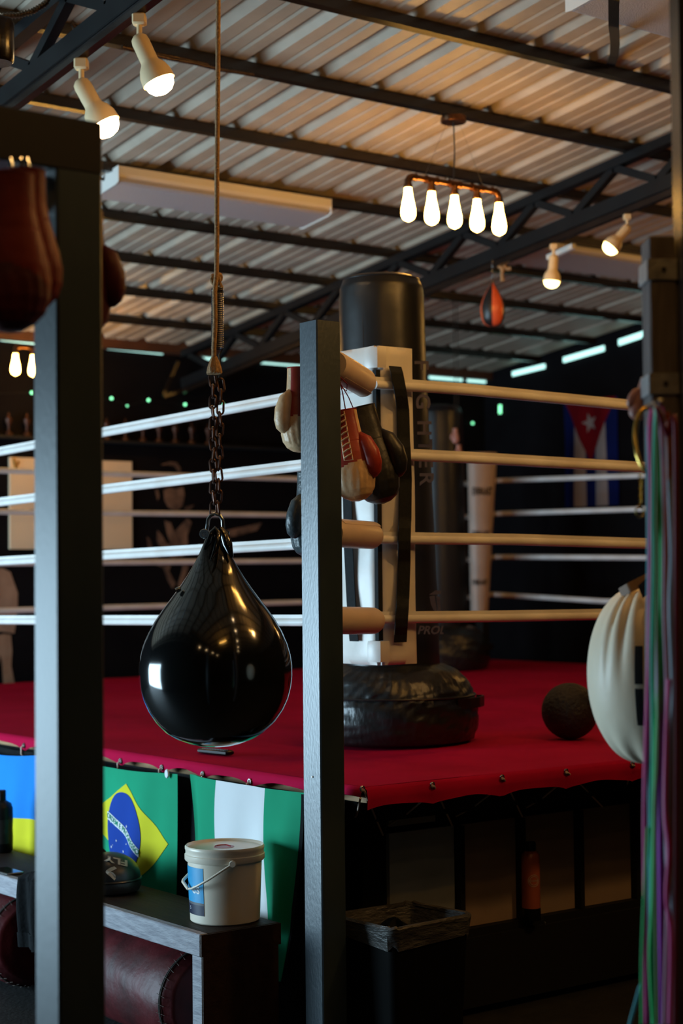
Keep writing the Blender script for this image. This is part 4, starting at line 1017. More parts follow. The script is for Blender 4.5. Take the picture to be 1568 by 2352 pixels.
# bottle
p = ony(1219, 2060, CYP-.055); T = Matrix.Translation((p.x, p.y, zb))
t = thing('drink_bottle', (p.x, p.y, zb), 'coral red metal drink bottle with round badge in the dark rack', 'bottle')
b = MB(); b.lathe([(0, 0), (.034, 0), (.036, .004), (.036, .045), (.035, .046)], 32, T=T); b.build('bottle_boot', M['plastic_black'], t)
b = MB(); b.lathe([(.035, .046), (.035, .23), (.033, .245), (.024, .256), (.018, .258)], 32, T=T); b.build('bottle_body', M['bottle_red'], t)
b = MB(); b.lathe([(.019, .256), (.021, .260), (.021, .285), (.018, .290), (0, .290)], 24, T=T); b.build('cap', M['plastic_black'], t)
b = MB(); a0 = math.atan2(-p.y, -p.x)
for r_ in (.022, .016):
    b.tube([T @ Vector((.0352*math.cos(a0+.35+r_*math.cos(q_)/.035), .0352*math.sin(a0+.35+r_*math.cos(q_)/.035), .15+r_*math.sin(q_))) for q_ in [2*PI*k/32 for k in range(32)]], .0008, 5, closed=True)
put_text(b, 'BOXING', .010, lambda x, y: T @ Vector((.0358*math.cos(a0+.35+x/.035), .0358*math.sin(a0+.35+x/.035), .15+y)), 0)
b.build('round_badge', M['logo'], t)
# keychain dangling below bottle
b = MB()
for k in range(5): 
    q_ = ony(1226+k*6, 2080+k*10, CYP-.053); b.torus(q_, .005, .0012, 'y' if k % 2 else 'x', 10, 5)
tag(b.build('key_chain', M['chrome']), 'short thin metal key chain dangling below the red bottle', 'chain')
# bin
cz = .48; fr_ = onz(920, 2163, cz); rt2 = onz(1046, 2105, cz); 
fr_ = Vector((3.41, 4.245, cz)); ex = Vector((math.cos(.03), math.sin(.03), 0)); ln = .34; ey = Vector((-ex.y, ex.x, 0))
t = thing('rubbish_bin', (fr_.x+ex.x*ln/2, fr_.y+ey.y*.15, 0), 'square black rubbish bin with cloudy liner right of the steel post', 'bin')
def bin_pt(u, v, z, g_=0): # footprint with taper
    k = 1-.12*(1-z/cz); cx_, cy_ = ln/2, .15
    a = cx_+(u-cx_)*k; c_ = cy_+(v-cy_)*k
    return Vector((fr_.x, fr_.y, 0))+ex*a+ey*c_+Vector((0, 0, z))
def ringr(g_, z, n=6, rc=.03):
    pts = []
    W_, H_ = ln, .30
    for (cx_, cy_, a0_) in ((rc, rc, PI), (W_-rc, rc, -PI/2), (W_-rc, H_-rc, 0), (rc, H_-rc, PI/2)):
        for k in range(n+1):
            a = a0_+PI/2*k/n; pts.append(bin_pt(cx_+(rc+g_)*math.cos(a), cy_+(rc+g_)*math.sin(a), z))
    return pts
def ringloft(b, rings, capb=True):
    n_ = len(rings[0]); o = len(b.v)
    for r_ in rings: b.v += r_
    for j in range(len(rings)-1):
        for k in range(n_): k2 = (k+1) % n_; b.f.append((o+j*n_+k, o+j*n_+k2, o+(j+1)*n_+k2, o+(j+1)*n_+k)); b.mi.append(0)
    if capb: b.f.append(tuple(o+k for k in reversed(range(n_)))); b.mi.append(0)
b = MB(); ringloft(b, [ringr(0, .0), ringr(0, .2), ringr(0, cz-.004), ringr(-.006, cz-.004), ringr(-.006, .02)]); b.build('bin_body', M['bin_black'], t)
b = MB(); rr_ = []
for g_, z_ in ((.004, cz-.065), (.006, cz-.05), (.010, cz-.02), (.013, cz), (.008, cz+.008), (-.004, cz+.006), (-.012, cz-.03), (-.02, cz-.09), (-.03, cz-.14)):
    ring_ = ringr(g_, z_)
    rr_.append([p_+Vector((0, 0, .010*math.sin(i*1.3+z_*40) if z_ < cz-.04 and g_ > 0 else .003*math.sin(i*2.1))) + ex*.002*math.sin(i*3+g_*300) for i, p_ in enumerate(ring_)])
ringloft(b, rr_, False); b.build('bin_liner', M['liner'], t)
b = MB()
def trash(u, v):
    a = 2*PI*u; ph = PI/2*v; r = 1+.15*math.sin(4*a)+.08*math.sin(9*a+2)
    c_ = bin_pt(ln*.42, .15, cz-.12); return c_+ex*math.cos(a)*math.cos(ph)*.08*r+ey*math.sin(a)*math.cos(ph)*.07*r+Vector((0, 0, math.sin(ph)*.10*r))
b.grid(trash, 30, 10); tag(b.build('crumpled_rubbish', M['cloth_black'], angle=80), 'dark crumpled rubbish inside the lined bin', 'rubbish')

# ================================================================== CEILING LAMPS
def pendant(c, label, proto=None):
    """c: centre of the underside of the purlin where the canopy is; bar runs along world X"""
    t = thing('pendant_lamp', c, label, 'lamp', 'five-bulb pipe pendants')
    c = Vector(c); drop = .335
    b = MB(); b.lathe([(0, 0), (.062, 0), (.064, -.004), (.064, -.026), (.060, -.030), (0, -.030)], 36, T=Matrix.Translation(c)); b.build('canopy', M['bronze'], t)
    zb_ = c.z-drop; S = .148
    b = MB(); b.tube([c+Vector((0, 0, -.03)), c+Vector((.004, 0, -.18)), c+Vector((-.004, 0, -drop+.02))], .0034, 8); b.build('cable', M['cable'], t)
    for sx in (-1, 1):
        b = MB(); b.tube([c+Vector((sx*.04, 0, -.028)), Vector((c.x+sx*1.28*S, c.y, zb_+.016))], .0009, 5); b.build('hanging_wire', M['wire'], t)
    b = MB(); b.tube([Vector((c.x-2*S+.03, c.y, zb_)), Vector((c.x+2*S-.03, c.y, zb_))], .0135, 16); b.build('pipe_bar', M['bronze'], t)
    for k in (-2, -1, 0, 1, 2):
        X = c.x+k*S; b = MB()
        if abs(k) == 2:
            s_ = 1 if k < 0 else -1
            b.tube([Vector((X+s_*.048, c.y, zb_)), Vector((X+s_*.044, c.y, zb_))], .020, 16)
            b.tube([Vector((X+s_*.046, c.y, zb_)), Vector((X+s_*.026, c.y, zb_)), Vector((X+s_*.010, c.y, zb_-.008)), Vector((X, c.y, zb_-.024)), Vector((X, c.y, zb_-.040))], .018, 16)
        else:
            b.tube([Vector((X-.030, c.y, zb_)), Vector((X+.030, c.y, zb_))], .0178, 16)
            b.tube([Vector((X-.036, c.y, zb_)), Vector((X-.028, c.y, zb_))], .0205, 16); b.tube([Vector((X+.028, c.y, zb_)), Vector((X+.036, c.y, zb_))], .0205, 16)
            b.tube([Vector((X, c.y, zb_)), Vector((X, c.y, zb_-.040))], .0175, 16)
        b.lathe([(0, -.038), (.0205, -.038), (.0215, -.042), (.0215, -.052), (.020, -.058), (0, -.058)], 20, T=Matrix.Translation((X, c.y, zb_)))
        f_ = b.build('pipe_fitting', M['bronze'], t)
        b = MB(); pr = [(.0175, -.056), (.0185, -.070), (.0225, -.100), (.029, -.130), (.0345, -.158), (.0362, -.176), (.0345, -.194), (.028, -.208), (.016, -.217), (.006, -.221), (0, -.224)]
        b.lathe(pr, 20, T=Matrix.Translation((X, c.y, zb_))); b.build('bulb', M['bulb'], t)
    b = MB(); b.torus((c.x-.045, c.y, zb_+.018), .012, .003, 'y', 14, 6); b.tube([Vector((c.x+.03, c.y, zb_+.017)), Vector((c.x+.14, c.y-.01, zb_+.022)), Vector((c.x+.22, c.y, zb_+.014))], .003, 6); b.build('spare_cable', M['cable'], t)
    return t
cp = ony(1041, 268, PY[1]+.025); cp.z = rz(PY[1]+.025)
pen = pendant(cp, 'five-bulb bronze pipe pendant glowing in the upper right of the room')
zbar = cp.z-.335
def pen_copy(px=None, loc=None, label=''):
    c = copy_tree(pen); c.location = loc; c['label'] = label; return c
pf = at(48, 800, 11.4)
c3 = Vector((pf.x+.22, pf.y, pf.z+.335)); c3.z = rz(c3.y) if False else c3.z
_c = pen_copy(loc=c3, label='distant pipe pendant at far left, two bulbs showing beside the dark post')
lab_off = 'five-bulb bronze pipe pendant overhead, outside the photo, reflected in the black bag'
_c.scale = (.88, .88, .88); _c.location.z -= .03
for (X, Y, pw) in ((4.2, 3.6, 5), (1.8, 1.4, 1), (4.9, 2.1, 52), (9.2, 6.2, 10)):
    yk = min(PYall, key=lambda q_: abs(q_-Y)); pen_copy(loc=Vector((X, yk+.025, rz(yk+.025))), label=lab_off)
    l_ = bpy.data.lights.new('pendant_warm_fill', 'POINT'); l_.energy = pw; l_.color = (1.0, 0.56, 0.20); l_.shadow_soft_size = .12  # added warm fill below each unseen pendant, on top of its bulbs
    lo_ = bpy.data.objects.new('pendant_warm_fill', l_); COL.objects.link(lo_); lo_.location = (X, yk+.025, rz(yk)-.64)

def track_spot(base, yaw, tilt, label, bulbm, S=1.0):
    t = thing('track_spotlight', base, label, 'lamp', 'cream track spotlights')
    base = Vector(base); b = MB(); b.box((-.022*S, -.022*S, -.036*S), (.022*S, .022*S, 0), 0, Matrix.Translation(base) @ Matrix.Rotation(yaw, 4, 'Z'), .005*S); b.build('track_adapter', M['lamp_cream'], t)
    b = MB(); b.tube([base+Vector((0, 0, -.035*S)), base+Vector((0, 0, -.078*S))], .009*S, 12); b.build('stem', M['lamp_cream'], t)
    piv = base+Vector((0, 0, -.082*S)); T = Matrix.Translation(piv) @ Matrix.Rotation(yaw, 4, 'Z') @ Matrix.Rotation(tilt, 4, 'Y') @ Matrix.Diagonal((S, S, S, 1))
    b = MB(); pr = [(0, .016), (.016, .014), (.026, .004), (.029, -.010), (.029, -.075), (.031, -.083), (.044, -.100), (.052, -.122), (.054, -.145), (.054, -.152), (.050, -.152), (.048, -.13), (.0, -.128)]
    b.lathe(pr, 32, T=T); h = b.build('lamp_head', M['lamp_cream'], t)
    b = MB()
    for k in range(4): b.tube([T @ Vector((.0295*math.cos(a), .0295*math.sin(a), -.02-k*.006)) for a in [2.4+.9*j/8 for j in range(9)]], .0012*S, 5)
    b.build('cooling_slots', M['stitch'], h)
    b = MB(); b.lathe([(.047, -.140), (.048, -.155), (.044, -.170), (.032, -.184), (.016, -.191), (0, -.193)], 28, T=T); b.build('bulb', M[bulbm], t)
    return t
XT = 3.13
s1 = onx(320, 66, XT); s2 = onx(187, 168, XT); s1.z = rz(s1.y)-.325+.0; s2.z = rz(s2.y)-.325
yawR = math.atan2(RT.y, RT.x)
track_spot(s1, yawR, -.42, 'lit cream spotlight under the left truss, the upper and brighter one', 'spot_bulb', 1.14)
track_spot(s2, yawR, -.50, 'cream spotlight under the left truss, partly behind the black beam', 'spot_bulb', 1.2)
k_ = 0
for (X, Y) in ((3.13, 2.9), (3.13, 2.2), (3.13, 1.3), (3.13, .3), (-.3, 2.6), (-.3, 1.6), (-.3, .4), (3.13, -.8), (-.3, -.9)):
    sp_ = copy_tree(bpy.data.objects['track_spotlight']); sp_.location = (X, Y, rz(Y)-.325); k_ += 1
    sp_['label'] = 'cream track spotlight behind the camera, only its dot of light mirrored in the black bag'
XT2 = 6.73
s3 = onx(1271, 570, XT2); s3.z = rz(s3.y)-.325; s4 = onx(1440, 505, XT2); s4.z = rz(s4.y)-.325
track_spot(s3, yawR, .10, 'cream spotlight hanging straight down near the red and black speed bag', 'spot_bulb2', .92)
track_spot(s4, yawR, .72, 'cream spotlight at the far right, tilted sideways towards the left', 'spot_bulb2', .92)
b = MB(); b.beam(at(1259, 592, 9.9), at(1318, 565, 9.7), .03, .03); tag(b.build('cable_tray', M['fixture_white'], smooth=False), 'short white plastic cable cover beside the middle cream spotlight', 'cable cover')

def fluor(a, bb, wy, h, label):
    """a,b = top near corners (left, right) as world points, width wy to +Y"""
    t = thing('fluorescent_fixture', (a+bb)/2, label, 'lamp', 'unlit fluorescent fixtures')
    L = bb.x-a.x; b = MB(); z1 = a.z; 
    pr = [(0, 0), (0, -h*.45), (.006, -h*.62), (.02, -h*.72), (wy-.02, -h*.72), (wy-.006, -h*.62), (wy, -h*.45), (wy, 0)]
    def ext(b, x0, x1, pr, mi=0):
        n_ = len(pr); vs = [(x0, a.y+p_, z1-TS*p_+q_) for p_, q_ in pr]+[(x1, a.y+p_, z1-TS*p_+q_) for p_, q_ in pr]
        b.add(vs, [tuple(range(n_)), tuple(reversed(range(n_, 2*n_)))]+[(k, (k+1) % n_, (k+1) % n_+n_, k+n_) for k in range(n_)], mi)
    ext(b, a.x, bb.x, pr); b.build('housing', M['fixture_white'], t, smooth=False)
    b = MB(); ext(b, a.x+.012, bb.x-.012, [(.010, -h*.70), (.012, -h*.9), (.03, -h), (wy-.03, -h), (wy-.012, -h*.9), (wy-.010, -h*.70)]); b.build('diffuser_panel', M['diffuser'], t, smooth=False)
    b = MB(); pr3 = [(-.002, .002), (-.002, -h*.95), (.03, -h*1.05), (wy-.03, -h*1.05), (wy+.002, -h*.95), (wy+.002, .002)]
    ext(b, a.x-.004, a.x, pr3); b.build('end_cap', M['fixture_white'], t, smooth=False); b = MB(); ext(b, bb.x, bb.x+.004, pr3); b.build('end_cap', M['fixture_white'], t, smooth=False)
    b = MB(); b.tube([Vector((a.x-.004, a.y+wy*.5, z1-h*.5)), Vector((a.x-.03, a.y+wy*.5, z1-h*.5)), Vector((a.x-.09, a.y+wy*.55, z1-h*.3))], .009, 8); b.build('cable_gland', M['steel_dark'], t)
    return t
yF = PY[3]-.06
fa = ony(273, 376, yF); fb_ = ony(760, 461, yF); fa.z = fb_.z = (fa.z+fb_.z)/2
fluor(fa, fb_, .30, .085, 'long unlit white fluorescent fixture left of centre, under a purlin')
yF2 = PY[3]+.03
fa = Vector((7.30, yF2, rz(yF2)-.002)); fb_ = Vector((8.65, yF2, rz(yF2)-.002))
fluor(fa, fb_, .34, .05, 'shadowed unlit fluorescent fixture at the right, behind the tilted spotlight')
yF3 = 4.42
fa = onroof(1290, 0); 
pz = ony(1300, 3, yF3+.30); 
fluor(Vector((pz.x, yF3, pz.z+.05)), Vector((pz.x+1.3, yF3, pz.z+.05)), .30, .06, 'unlit fluorescent fixture in the top right corner, ribbed diffuser facing down')

# black strap over the top purlin
P_ = lambda px, py: ony(px, py, {-120: 4.34, 0: 4.36, 60: 4.50, 100: 5.0, 128: 5.40, 150: 5.53}.get(py, 5.3))
t = thing('hanging_strap', P_(1410, 160), 'wide black webbing strap looped over the topmost purlin at right', 'strap')
strap([P_(1410, -120), P_(1409, 0), P_(1409, 60), P_(1412, 100), P_(1410, 128), P_(1402, 150)], (.058, 0, 0), .004, t, 'strap_webbing')
# conduits along purlin with pendant canopy (left part)
def spiral(pts, r, pitch, wr, name, label):
    P = [Vector(p_) for p_ in pts]; fine = []
    for i in range(len(P)-1):
        L = (P[i+1]-P[i]).length; n_ = max(2, int(L/pitch*6))
        for k in range(n_): fine.append(P[i].lerp(P[i+1], k/n_))
    out = []
    for i, p_ in enumerate(fine):
        d = (fine[min(i+1, len(fine)-1)]-fine[max(0, i-1)]).normalized(); u = d.orthogonal().normalized() if i == 0 else (u-d*u.dot(d)).normalized(); v = d.cross(u)
        a = 2*PI*i/6; out.append(p_+(u*math.cos(a)+v*math.sin(a))*r)
    b = MB(); b.tube(fine, r*.9, 8); b.tube(out, wr, 4); return tag(b.build(name, M['conduit'], angle=80), label, 'conduit', 'flexible conduits on the ceiling')
yC = PY[1]-.012
Cc = lambda px, py: ony(px, py, yC)
spiral([Cc(280, 108), Cc(330, 120), Cc(390, 135), Cc(450, 146), Cc(505, 160), Cc(583, 172)], .0085, .012, .0022, 'flexible_conduit', 'corrugated metal conduit along the purlin behind the brighter spotlight')
spiral([Cc(345, 121), Cc(400, 131), Cc(480, 149)], .007, .012, .002, 'flexible_conduit', 'short second conduit lying above the longer one on the same purlin')
yC = 5.5
spiral([ony(0, 37, 5.9), ony(40, 36, 5.9), ony(75, 26, 5.9), ony(105, 8, 5.9), ony(118, -20, 5.9)], .011, .014, .0026, 'flexible_conduit', 'curved metal conduit in the top left corner of the photo')
spiral([onx(165, 55, 3.2), onx(175, 72, 3.2), onx(195, 84, 3.2), onx(213, 90, 3.2)], .008, .012, .0022, 'flexible_conduit', 'short drooping conduit behind the left truss')
b = MB(); pj = ony(0, 95, 5.0); b.lathe([(0, -.07), (.05, -.07), (.056, -.06), (.056, .06), (.05, .07), (0, .07)], 24, T=Matrix.Translation(at(-8, 95, 5.4))); tag(b.build('junction_box', M['steel_dark']), 'round dark metal junction box cut by the upper left photo edge', 'junction box')
b = MB()
for i in range(1):
    pts = [ony(530+i*0+k*12, 122+k*2.75+3*math.sin(k*1.9), PY[1]+.02) for k in range(60)]
    b.tube([p_+Vector((0, 0, .012)) for p_ in pts], .0016, 5)
tag(b.build('loose_wire', M['cable']), 'thin dark wire running along the conduit purlin edge', 'wire')

# speed bag
XT2b = 6.73
ps = onx(1131, 608, XT2b-.02); DS = (ps-CAM).dot(FW); ksp = DS/FPX
cS = at(1131, 706, DS)
t = thing('speed_bag', (cS.x, cS.y, at(1131, 750, DS).z), 'small red and black paneled speed bag hanging from the right truss', 'speed bag')
prs = [(0, 750), (12, 749), (20, 744), (25.5, 733), (28, 718), (28, 705), (25, 692), (19, 678), (12, 665), (6, 656), (3, 650), (3, 645)]
b = MB(); b.lathe([(r*ksp, (706-y)*ksp) for r, y in prs], 48, T=Matrix.Translation(cS), mis=lambda i, k: 1 if ((k+2) // 8) % 2 == 0 and i < 10 else 0)
b.build('bag_body', [M['black_leather'], M['orange_leather']], t, angle=80)
b = MB(); 
for k in range(6): link(b, at(1131+(1.5 if k % 2 else -1), 645-k*12, DS), Vector((0, 0, 1)), d2 if k % 2 else fN, .034, .007, .0025)
b.build('hanging_chain', M['wire'], t)
t = thing('knotted_rope', at(1150, 600, DS), 'tan knotted rope ends tied to the truss above the speed bag', 'rope')
b = MB(); b.tube([at(1138, 582, DS), at(1142, 600, DS), at(1149, 612, DS), at(1154, 618, DS), at(1152, 630, DS), at(1154, 646, DS)], .01, 8, rs=[.010, .011, .012, .015, .009, .014]); b.build('rope_end', M['rope_tan'], t)
b = MB(); b.tube([at(1158, 580, DS), at(1160, 598, DS), at(1158, 612, DS), at(1164, 618, DS), at(1172, 616, DS)], .01, 8, rs=[.009, .010, .013, .011, .013]); b.build('rope_end', M['rope_tan'], t)
b = MB(); b.tube([at(1133, 578, DS), at(1140, 604, DS), at(1147, 616, DS)], .008, 8); b.build('rope_end', M['rope_tan'], t)

# ================================================================== BACK WALL
YW = YB-.004
def wpt(px, py): return ony(px, py, YW)
a = wpt(20, 1050); c = wpt(301, 1262); b = MB(); b.box((a.x, YB-.022, c.z), (c.x, YB-.002, a.z)); wb = tag(b.build('wall_board', M['board_white'], smooth=False), 'wide cream board on the back wall, mostly hidden by the left post', 'board')
b = MB(); b.tube([ony(30+6*k, 1052+30*abs(math.sin(k*1.7)), YB-.026) for k in range(3)], .008, 6); b.build('gold_mark', M['gold'], wb)
# tinsel like mark on upper left corner of board
def decal(polys, mname, name, label, cat, off=.003):
    b = MB()
    for poly in polys:
        b.poly([ony(*p_, YB-off) for p_ in poly], (0, 1, 0), .002)
    return tag(b.build(name, M[mname], smooth=False), label, cat)
# left robed boxer mural
decal([[(-60, 1330), (-30, 1308), (6, 1305), (24, 1314), (33, 1340), (41, 1362), (40, 1400), (37, 1430), (33, 1455), (0, 1450), (-60, 1460)],
       [(-20, 1462), (10, 1456), (25, 1458), (28, 1495), (26, 1530), (34, 1572), (8, 1572), (5, 1520), (0, 1500), (-8, 1572), (-30, 1572)]], 'mural_robe', 'wall_mural', 'painted tan figure in a robe on the back wall at far left', 'mural')
fig = [[(368, 1068), (390, 1060), (406, 1062), (414, 1074), (418, 1090), (410, 1085), (400, 1070), (385, 1068)],
       [(376, 1126), (390, 1120), (404, 1124), (420, 1118), (424, 1135), (420, 1160), (408, 1174), (396, 1172), (386, 1164), (378, 1150)],
       [(356, 1125), (362, 1122), (366, 1140), (362, 1150)],
       [(378, 1196), (392, 1200), (400, 1222), (412, 1210), (430, 1190), (440, 1200), (430, 1230), (432, 1262), (420, 1280), (396, 1282), (372, 1270), (360, 1240), (362, 1218), (372, 1230), (384, 1250), (392, 1248), (384, 1226)],
       [(337, 1232), (345, 1240), (352, 1262), (362, 1282), (350, 1280), (340, 1256)],
       [(350, 1284), (380, 1288), (392, 1300), (388, 1312), (404, 1340), (396, 1352), (384, 1330), (376, 1305), (356, 1296)],
       [(420, 1284), (434, 1296), (424, 1330), (416, 1352), (408, 1345), (418, 1312)],
       [(424, 1164), (446, 1160), (436, 1170), (430, 1186), (424, 1178)], [(462, 1220), (500, 1222), (560, 1210), (602, 1200), (590, 1218), (540, 1232), (480, 1240)]]
decal(fig, 'mural', 'wall_mural', 'dim brown painted boxer figure on the black back wall, centre left', 'mural')
# shelf with trophies
sa = wpt(236, 1012); sb_ = wpt(660, 1012)
b = MB(); b.box((sa.x-1.2, YB-.10, sa.z-.02), (sb_.x, YB-.002, sa.z)); tag(b.build('wall_shelf', M['black_paint'], smooth=False), 'dark narrow shelf high on the back wall carrying small trophies', 'shelf')
tr0 = None
trxs = [20, 62, 245, 288, 328, 365, 402, 440, 478]
trl = ['leftmost', 'second', 'third', 'fourth', 'fifth', 'sixth', 'seventh', 'eighth', 'rightmost']
for i, x_ in enumerate(trxs):
    p = ony(x_, 1010, YB-.05); T = Matrix.Translation((p.x, p.y, sa.z))
    b = MB(); b.lathe([(0, 0), (.028, 0), (.028, .02), (.010, .028), (.008, .07), (.022, .095), (.026, .12), (.012, .13), (.004, .16), (0, .17)], 16, T=T)
    tag(b.build('small_trophy', M['trophy']), '%s of the small bronze trophies on the dark back wall shelf' % trl[i], 'trophy', 'small trophies on the back wall shelf')
# fairy lights
t = thing('string_lights', wpt(340, 930), 'string of tiny green-white lights across the dark back wall', 'string lights')
fl_ = [(-30, 905), (73, 902), (100, 915), (170, 925), (256, 915), (292, 932), (341, 919), (425, 929), (512, 930), (600, 940), (700, 950), (880, 960), (1085, 972)]
b = MB(); b.tube([ony(*q_, YB-.03) for q_ in fl_], .002, 5); b.build('light_cable', M['cable'], t)
for (x_, y_) in ((73, 902), (256, 915), (292, 932), (341, 919), (425, 929), (512, 930), (1085, 972)):
    b = MB(); p = ony(x_, y_, YB-.035); R_ = .011 if x_ != 292 else .007
    b.lathe([(R_*math.sin(PI*k/8), -R_*math.cos(PI*k/8)) for k in range(9)], 12, T=Matrix.Translation(p)); b.build('light_bulb', M['fairy'], t)
# brace seen under the header (leaning steel arm)
b = MB(); b.beam(ony(375, 910, YB-.12), ony(500, 868, YB-.12), .03, .03); b.beam(ony(375, 905, YB-.12), ony(408, 830, YB-.12), .025, .025); tag(b.build('wall_bracket', M['steel_dark'], smooth=False), 'dim brown steel bracket on the back wall below the rust beam', 'bracket')
# cuban flag on right wall
FX2 = XR-.012
def cub(px, py): return onx(px, py, FX2)
yL, yR_ = cub(1296, 925).y, cub(1418, 905).y; zT, zB = cub(1296, 925).z, cub(1305, 1166).z
cols = [3, 2, 3, 2, 3]
def cu_(u, v, d=0): 
    y = yL+(yR_-yL)*u+.012*math.sin(v*5)*(u-.5); z = zT+(zB-zT)*v
    return Vector((FX2-.012+.010*math.sin(u*14+v*2)+d, y, z))
t = thing('flag', cu_(.5, 1), 'flag with red triangle, white star and blue stripes on the right wall', 'flag')
b = MB(); b.sheet(cu_, 50, 30, .0015, mis=lambda u, v: int(u*5) % 2); b.build('flag_cloth', [M['shaded_navy'], M['shaded_white']], t, angle=80)
b = MB(); b.grid(lambda u, v: cu_(.02+.96*(.5+(u-.5)*(1-v)), v*.60, -.004), 20, 20); b.build('red_triangle', M['shaded_red'], t, angle=80)
b = MB(); pts = []
for k in range(10):
    a_ = PI/2+k*PI/5+.25; rr = .115 if k % 2 == 0 else .046; pts.append(cu_(.5+rr*math.cos(a_)*1.2, .22-rr*math.sin(a_)*.85, -.008))
b.add(pts+[cu_(.5, .22, -.008)], [(i, (i+1) % 10, 10) for i in range(10)]); b.build('white_star', M['shaded_white'], t, smooth=False)
b = MB(); b.tube([cub(1148, 930), cub(1148, 950)], .012, 8); tag(b.build('wall_light', M['fairy']), 'small bluish vertical light on the dark wall right of the columns', 'lamp')
# pale gloves hanging at far corner
for i, (px_, py_) in enumerate(((1045, 984), (1053, 1022))):
    g_ = glove(at(px_, py_, 12.0-.2*i), yaw_palm(.3*i), .36, ('upper' if i == 0 else 'lower')+' of two tiny pale pink gloves hanging in the dark at far centre', 'pale gloves in the dark', 'pink_leather', 'pink_leather', 'pink_leather', 'pink_leather', lace=False)
    q_ = at(px_, py_, 12.0); b = MB(); b.tube([q_, Vector((q_.x, q_.y, rz(q_.y)+.05))], .003, 6); b.build('hanging_cord', M['cable'], g_)

# ================================================================== FOREGROUND LEFT FRAME
LP = at(133, 1300, 3.42); lx, ly = LP.x, LP.y; LW = .106
zbt = at(133, 252, 3.42).z; zbb = at(133, 377, 3.42).z
t = thing('black_steel_frame', (lx+LW/2, ly+LW/2, 0), 'blurred black square steel post and beam filling the left foreground', 'steel frame')
b = MB(); tube_sq(b, lx, ly, LW, .006, zbb, bev=.005); b.build('post_tube', M['post_near'], t, angle=20)
b = MB(); b.box((lx-2.2, ly, zbb), (lx+LW, ly+LW, zbt), 0, None, .003); b.build('top_beam', M['post2'], t, smooth=False)
b = MB(); b.box((lx+.0, ly+LW, zbb), (lx+LW, ly+1.1, zbt)); b.build('side_beam', M['post2'], t, smooth=False)
b = MB(); b.box((lx-.05, ly-.06, 0), (lx+LW+.05, ly+LW+.05, .006)); b.build('base_plate', M['post2'], t, smooth=False)
b = MB(); qa = at(78, 412, 3.46); b.box((lx-.062, ly+.045, zbb-.085), (lx-.004, ly+.055, zbb-.008)); b.build('bracket_plate', M['fixture_white'], t, smooth=False)
for k, px_ in enumerate((22, 45, 60)):
    q_ = at(px_, 398, 3.3); b = MB(); b.tube([q_+Vector((0, 0, .03)), q_+Vector((.008, 0, .0)), q_+Vector((0, 0, -.022)), q_+Vector((-.010, 0, -.008))], .004, 8); b.build('hook', M['chrome'], t)
g = 'red gloves hanging on the black frame'
glove(at(22, 402, 3.22), yaw_palm(.2), 1.0, 'blurred red boxing glove in the upper left foreground, left of the post', g, 'dark_red_leather', 'maroon', 'dark_red_leather', 'dark_red_leather', lace=False)
glove(at(54, 395, 3.29), yaw_palm(-.3), .92, 'second red glove tucked between the first and the black post', g, 'dark_red_leather', 'dark_red_leather', 'dark_red_leather', 'dark_red_leather', lace=False)
glove(at(192, 488, 3.66), yaw_palm(.25), .88, 'dark maroon glove showing just right of the left post', g, 'maroon', 'maroon', 'maroon', 'maroon', lace=False, tilt=.0, mirror=-1)

# ================================================================== FOREGROUND RIGHT
t = thing('timber_post', (at(1530, 1500, 3.5)).xy.to_3d(), 'blurred grey timber post with metal straps at the right edge', 'post')
tp = at(1500, 1200, 3.5); ztp = at(1530, 536, 3.5).z
dz_ = RT.copy(); dz_.z = 0; dz_.normalize(); dn = Vector((-dz_.y, dz_.x, 0))
T = Matrix(((dz_.x, dn.x, 0, tp.x), (dz_.y, dn.y, 0, tp.y), (0, 0, 1, 0), (0, 0, 0, 1)))
b = MB(); b.box((0, 0, 0), (.055, .09, ztp), 0, T, .003); b.build('timber', M['timber'], t, smooth=False)
for yy_ in (615, 880):
    zc__ = at(1530, yy_, 3.5).z; b = MB(); b.box((-.005, -.004, zc__-.022), (.058, .094, zc__+.022), 0, T, .001); st = b.build('metal_strap', M['galv'], t, smooth=False)
    b = MB(); b.lathe([(0, .003), (.004, .003), (.005, 0)], 12, T=T @ Matrix.Translation((.03, -.004, zc__)) @ Matrix.Rotation(PI/2, 4, 'X')); b.build('nail_head', M['stitch'], st)
b = MB(); b.box((.059, -.06, 0), (.16, .04, 3.6), 0, T, .003); tag(b.build('dark_foreground_post', M['steel_dark'], smooth=False), 'dark brown blurred post cut by the right edge of the photo', 'post')
# hook
hk = at(1503, 925, 3.42); b = MB(); b.tube([hk+dn*.07, hk, hk+Vector((0, 0, -.02))-dn*.03, hk+Vector((0, 0, .0))-dn*.06], .005, 8); tag(b.build('wall_hook', M['chrome']), 'steel hook on the timber post holding the coloured bands', 'hook')
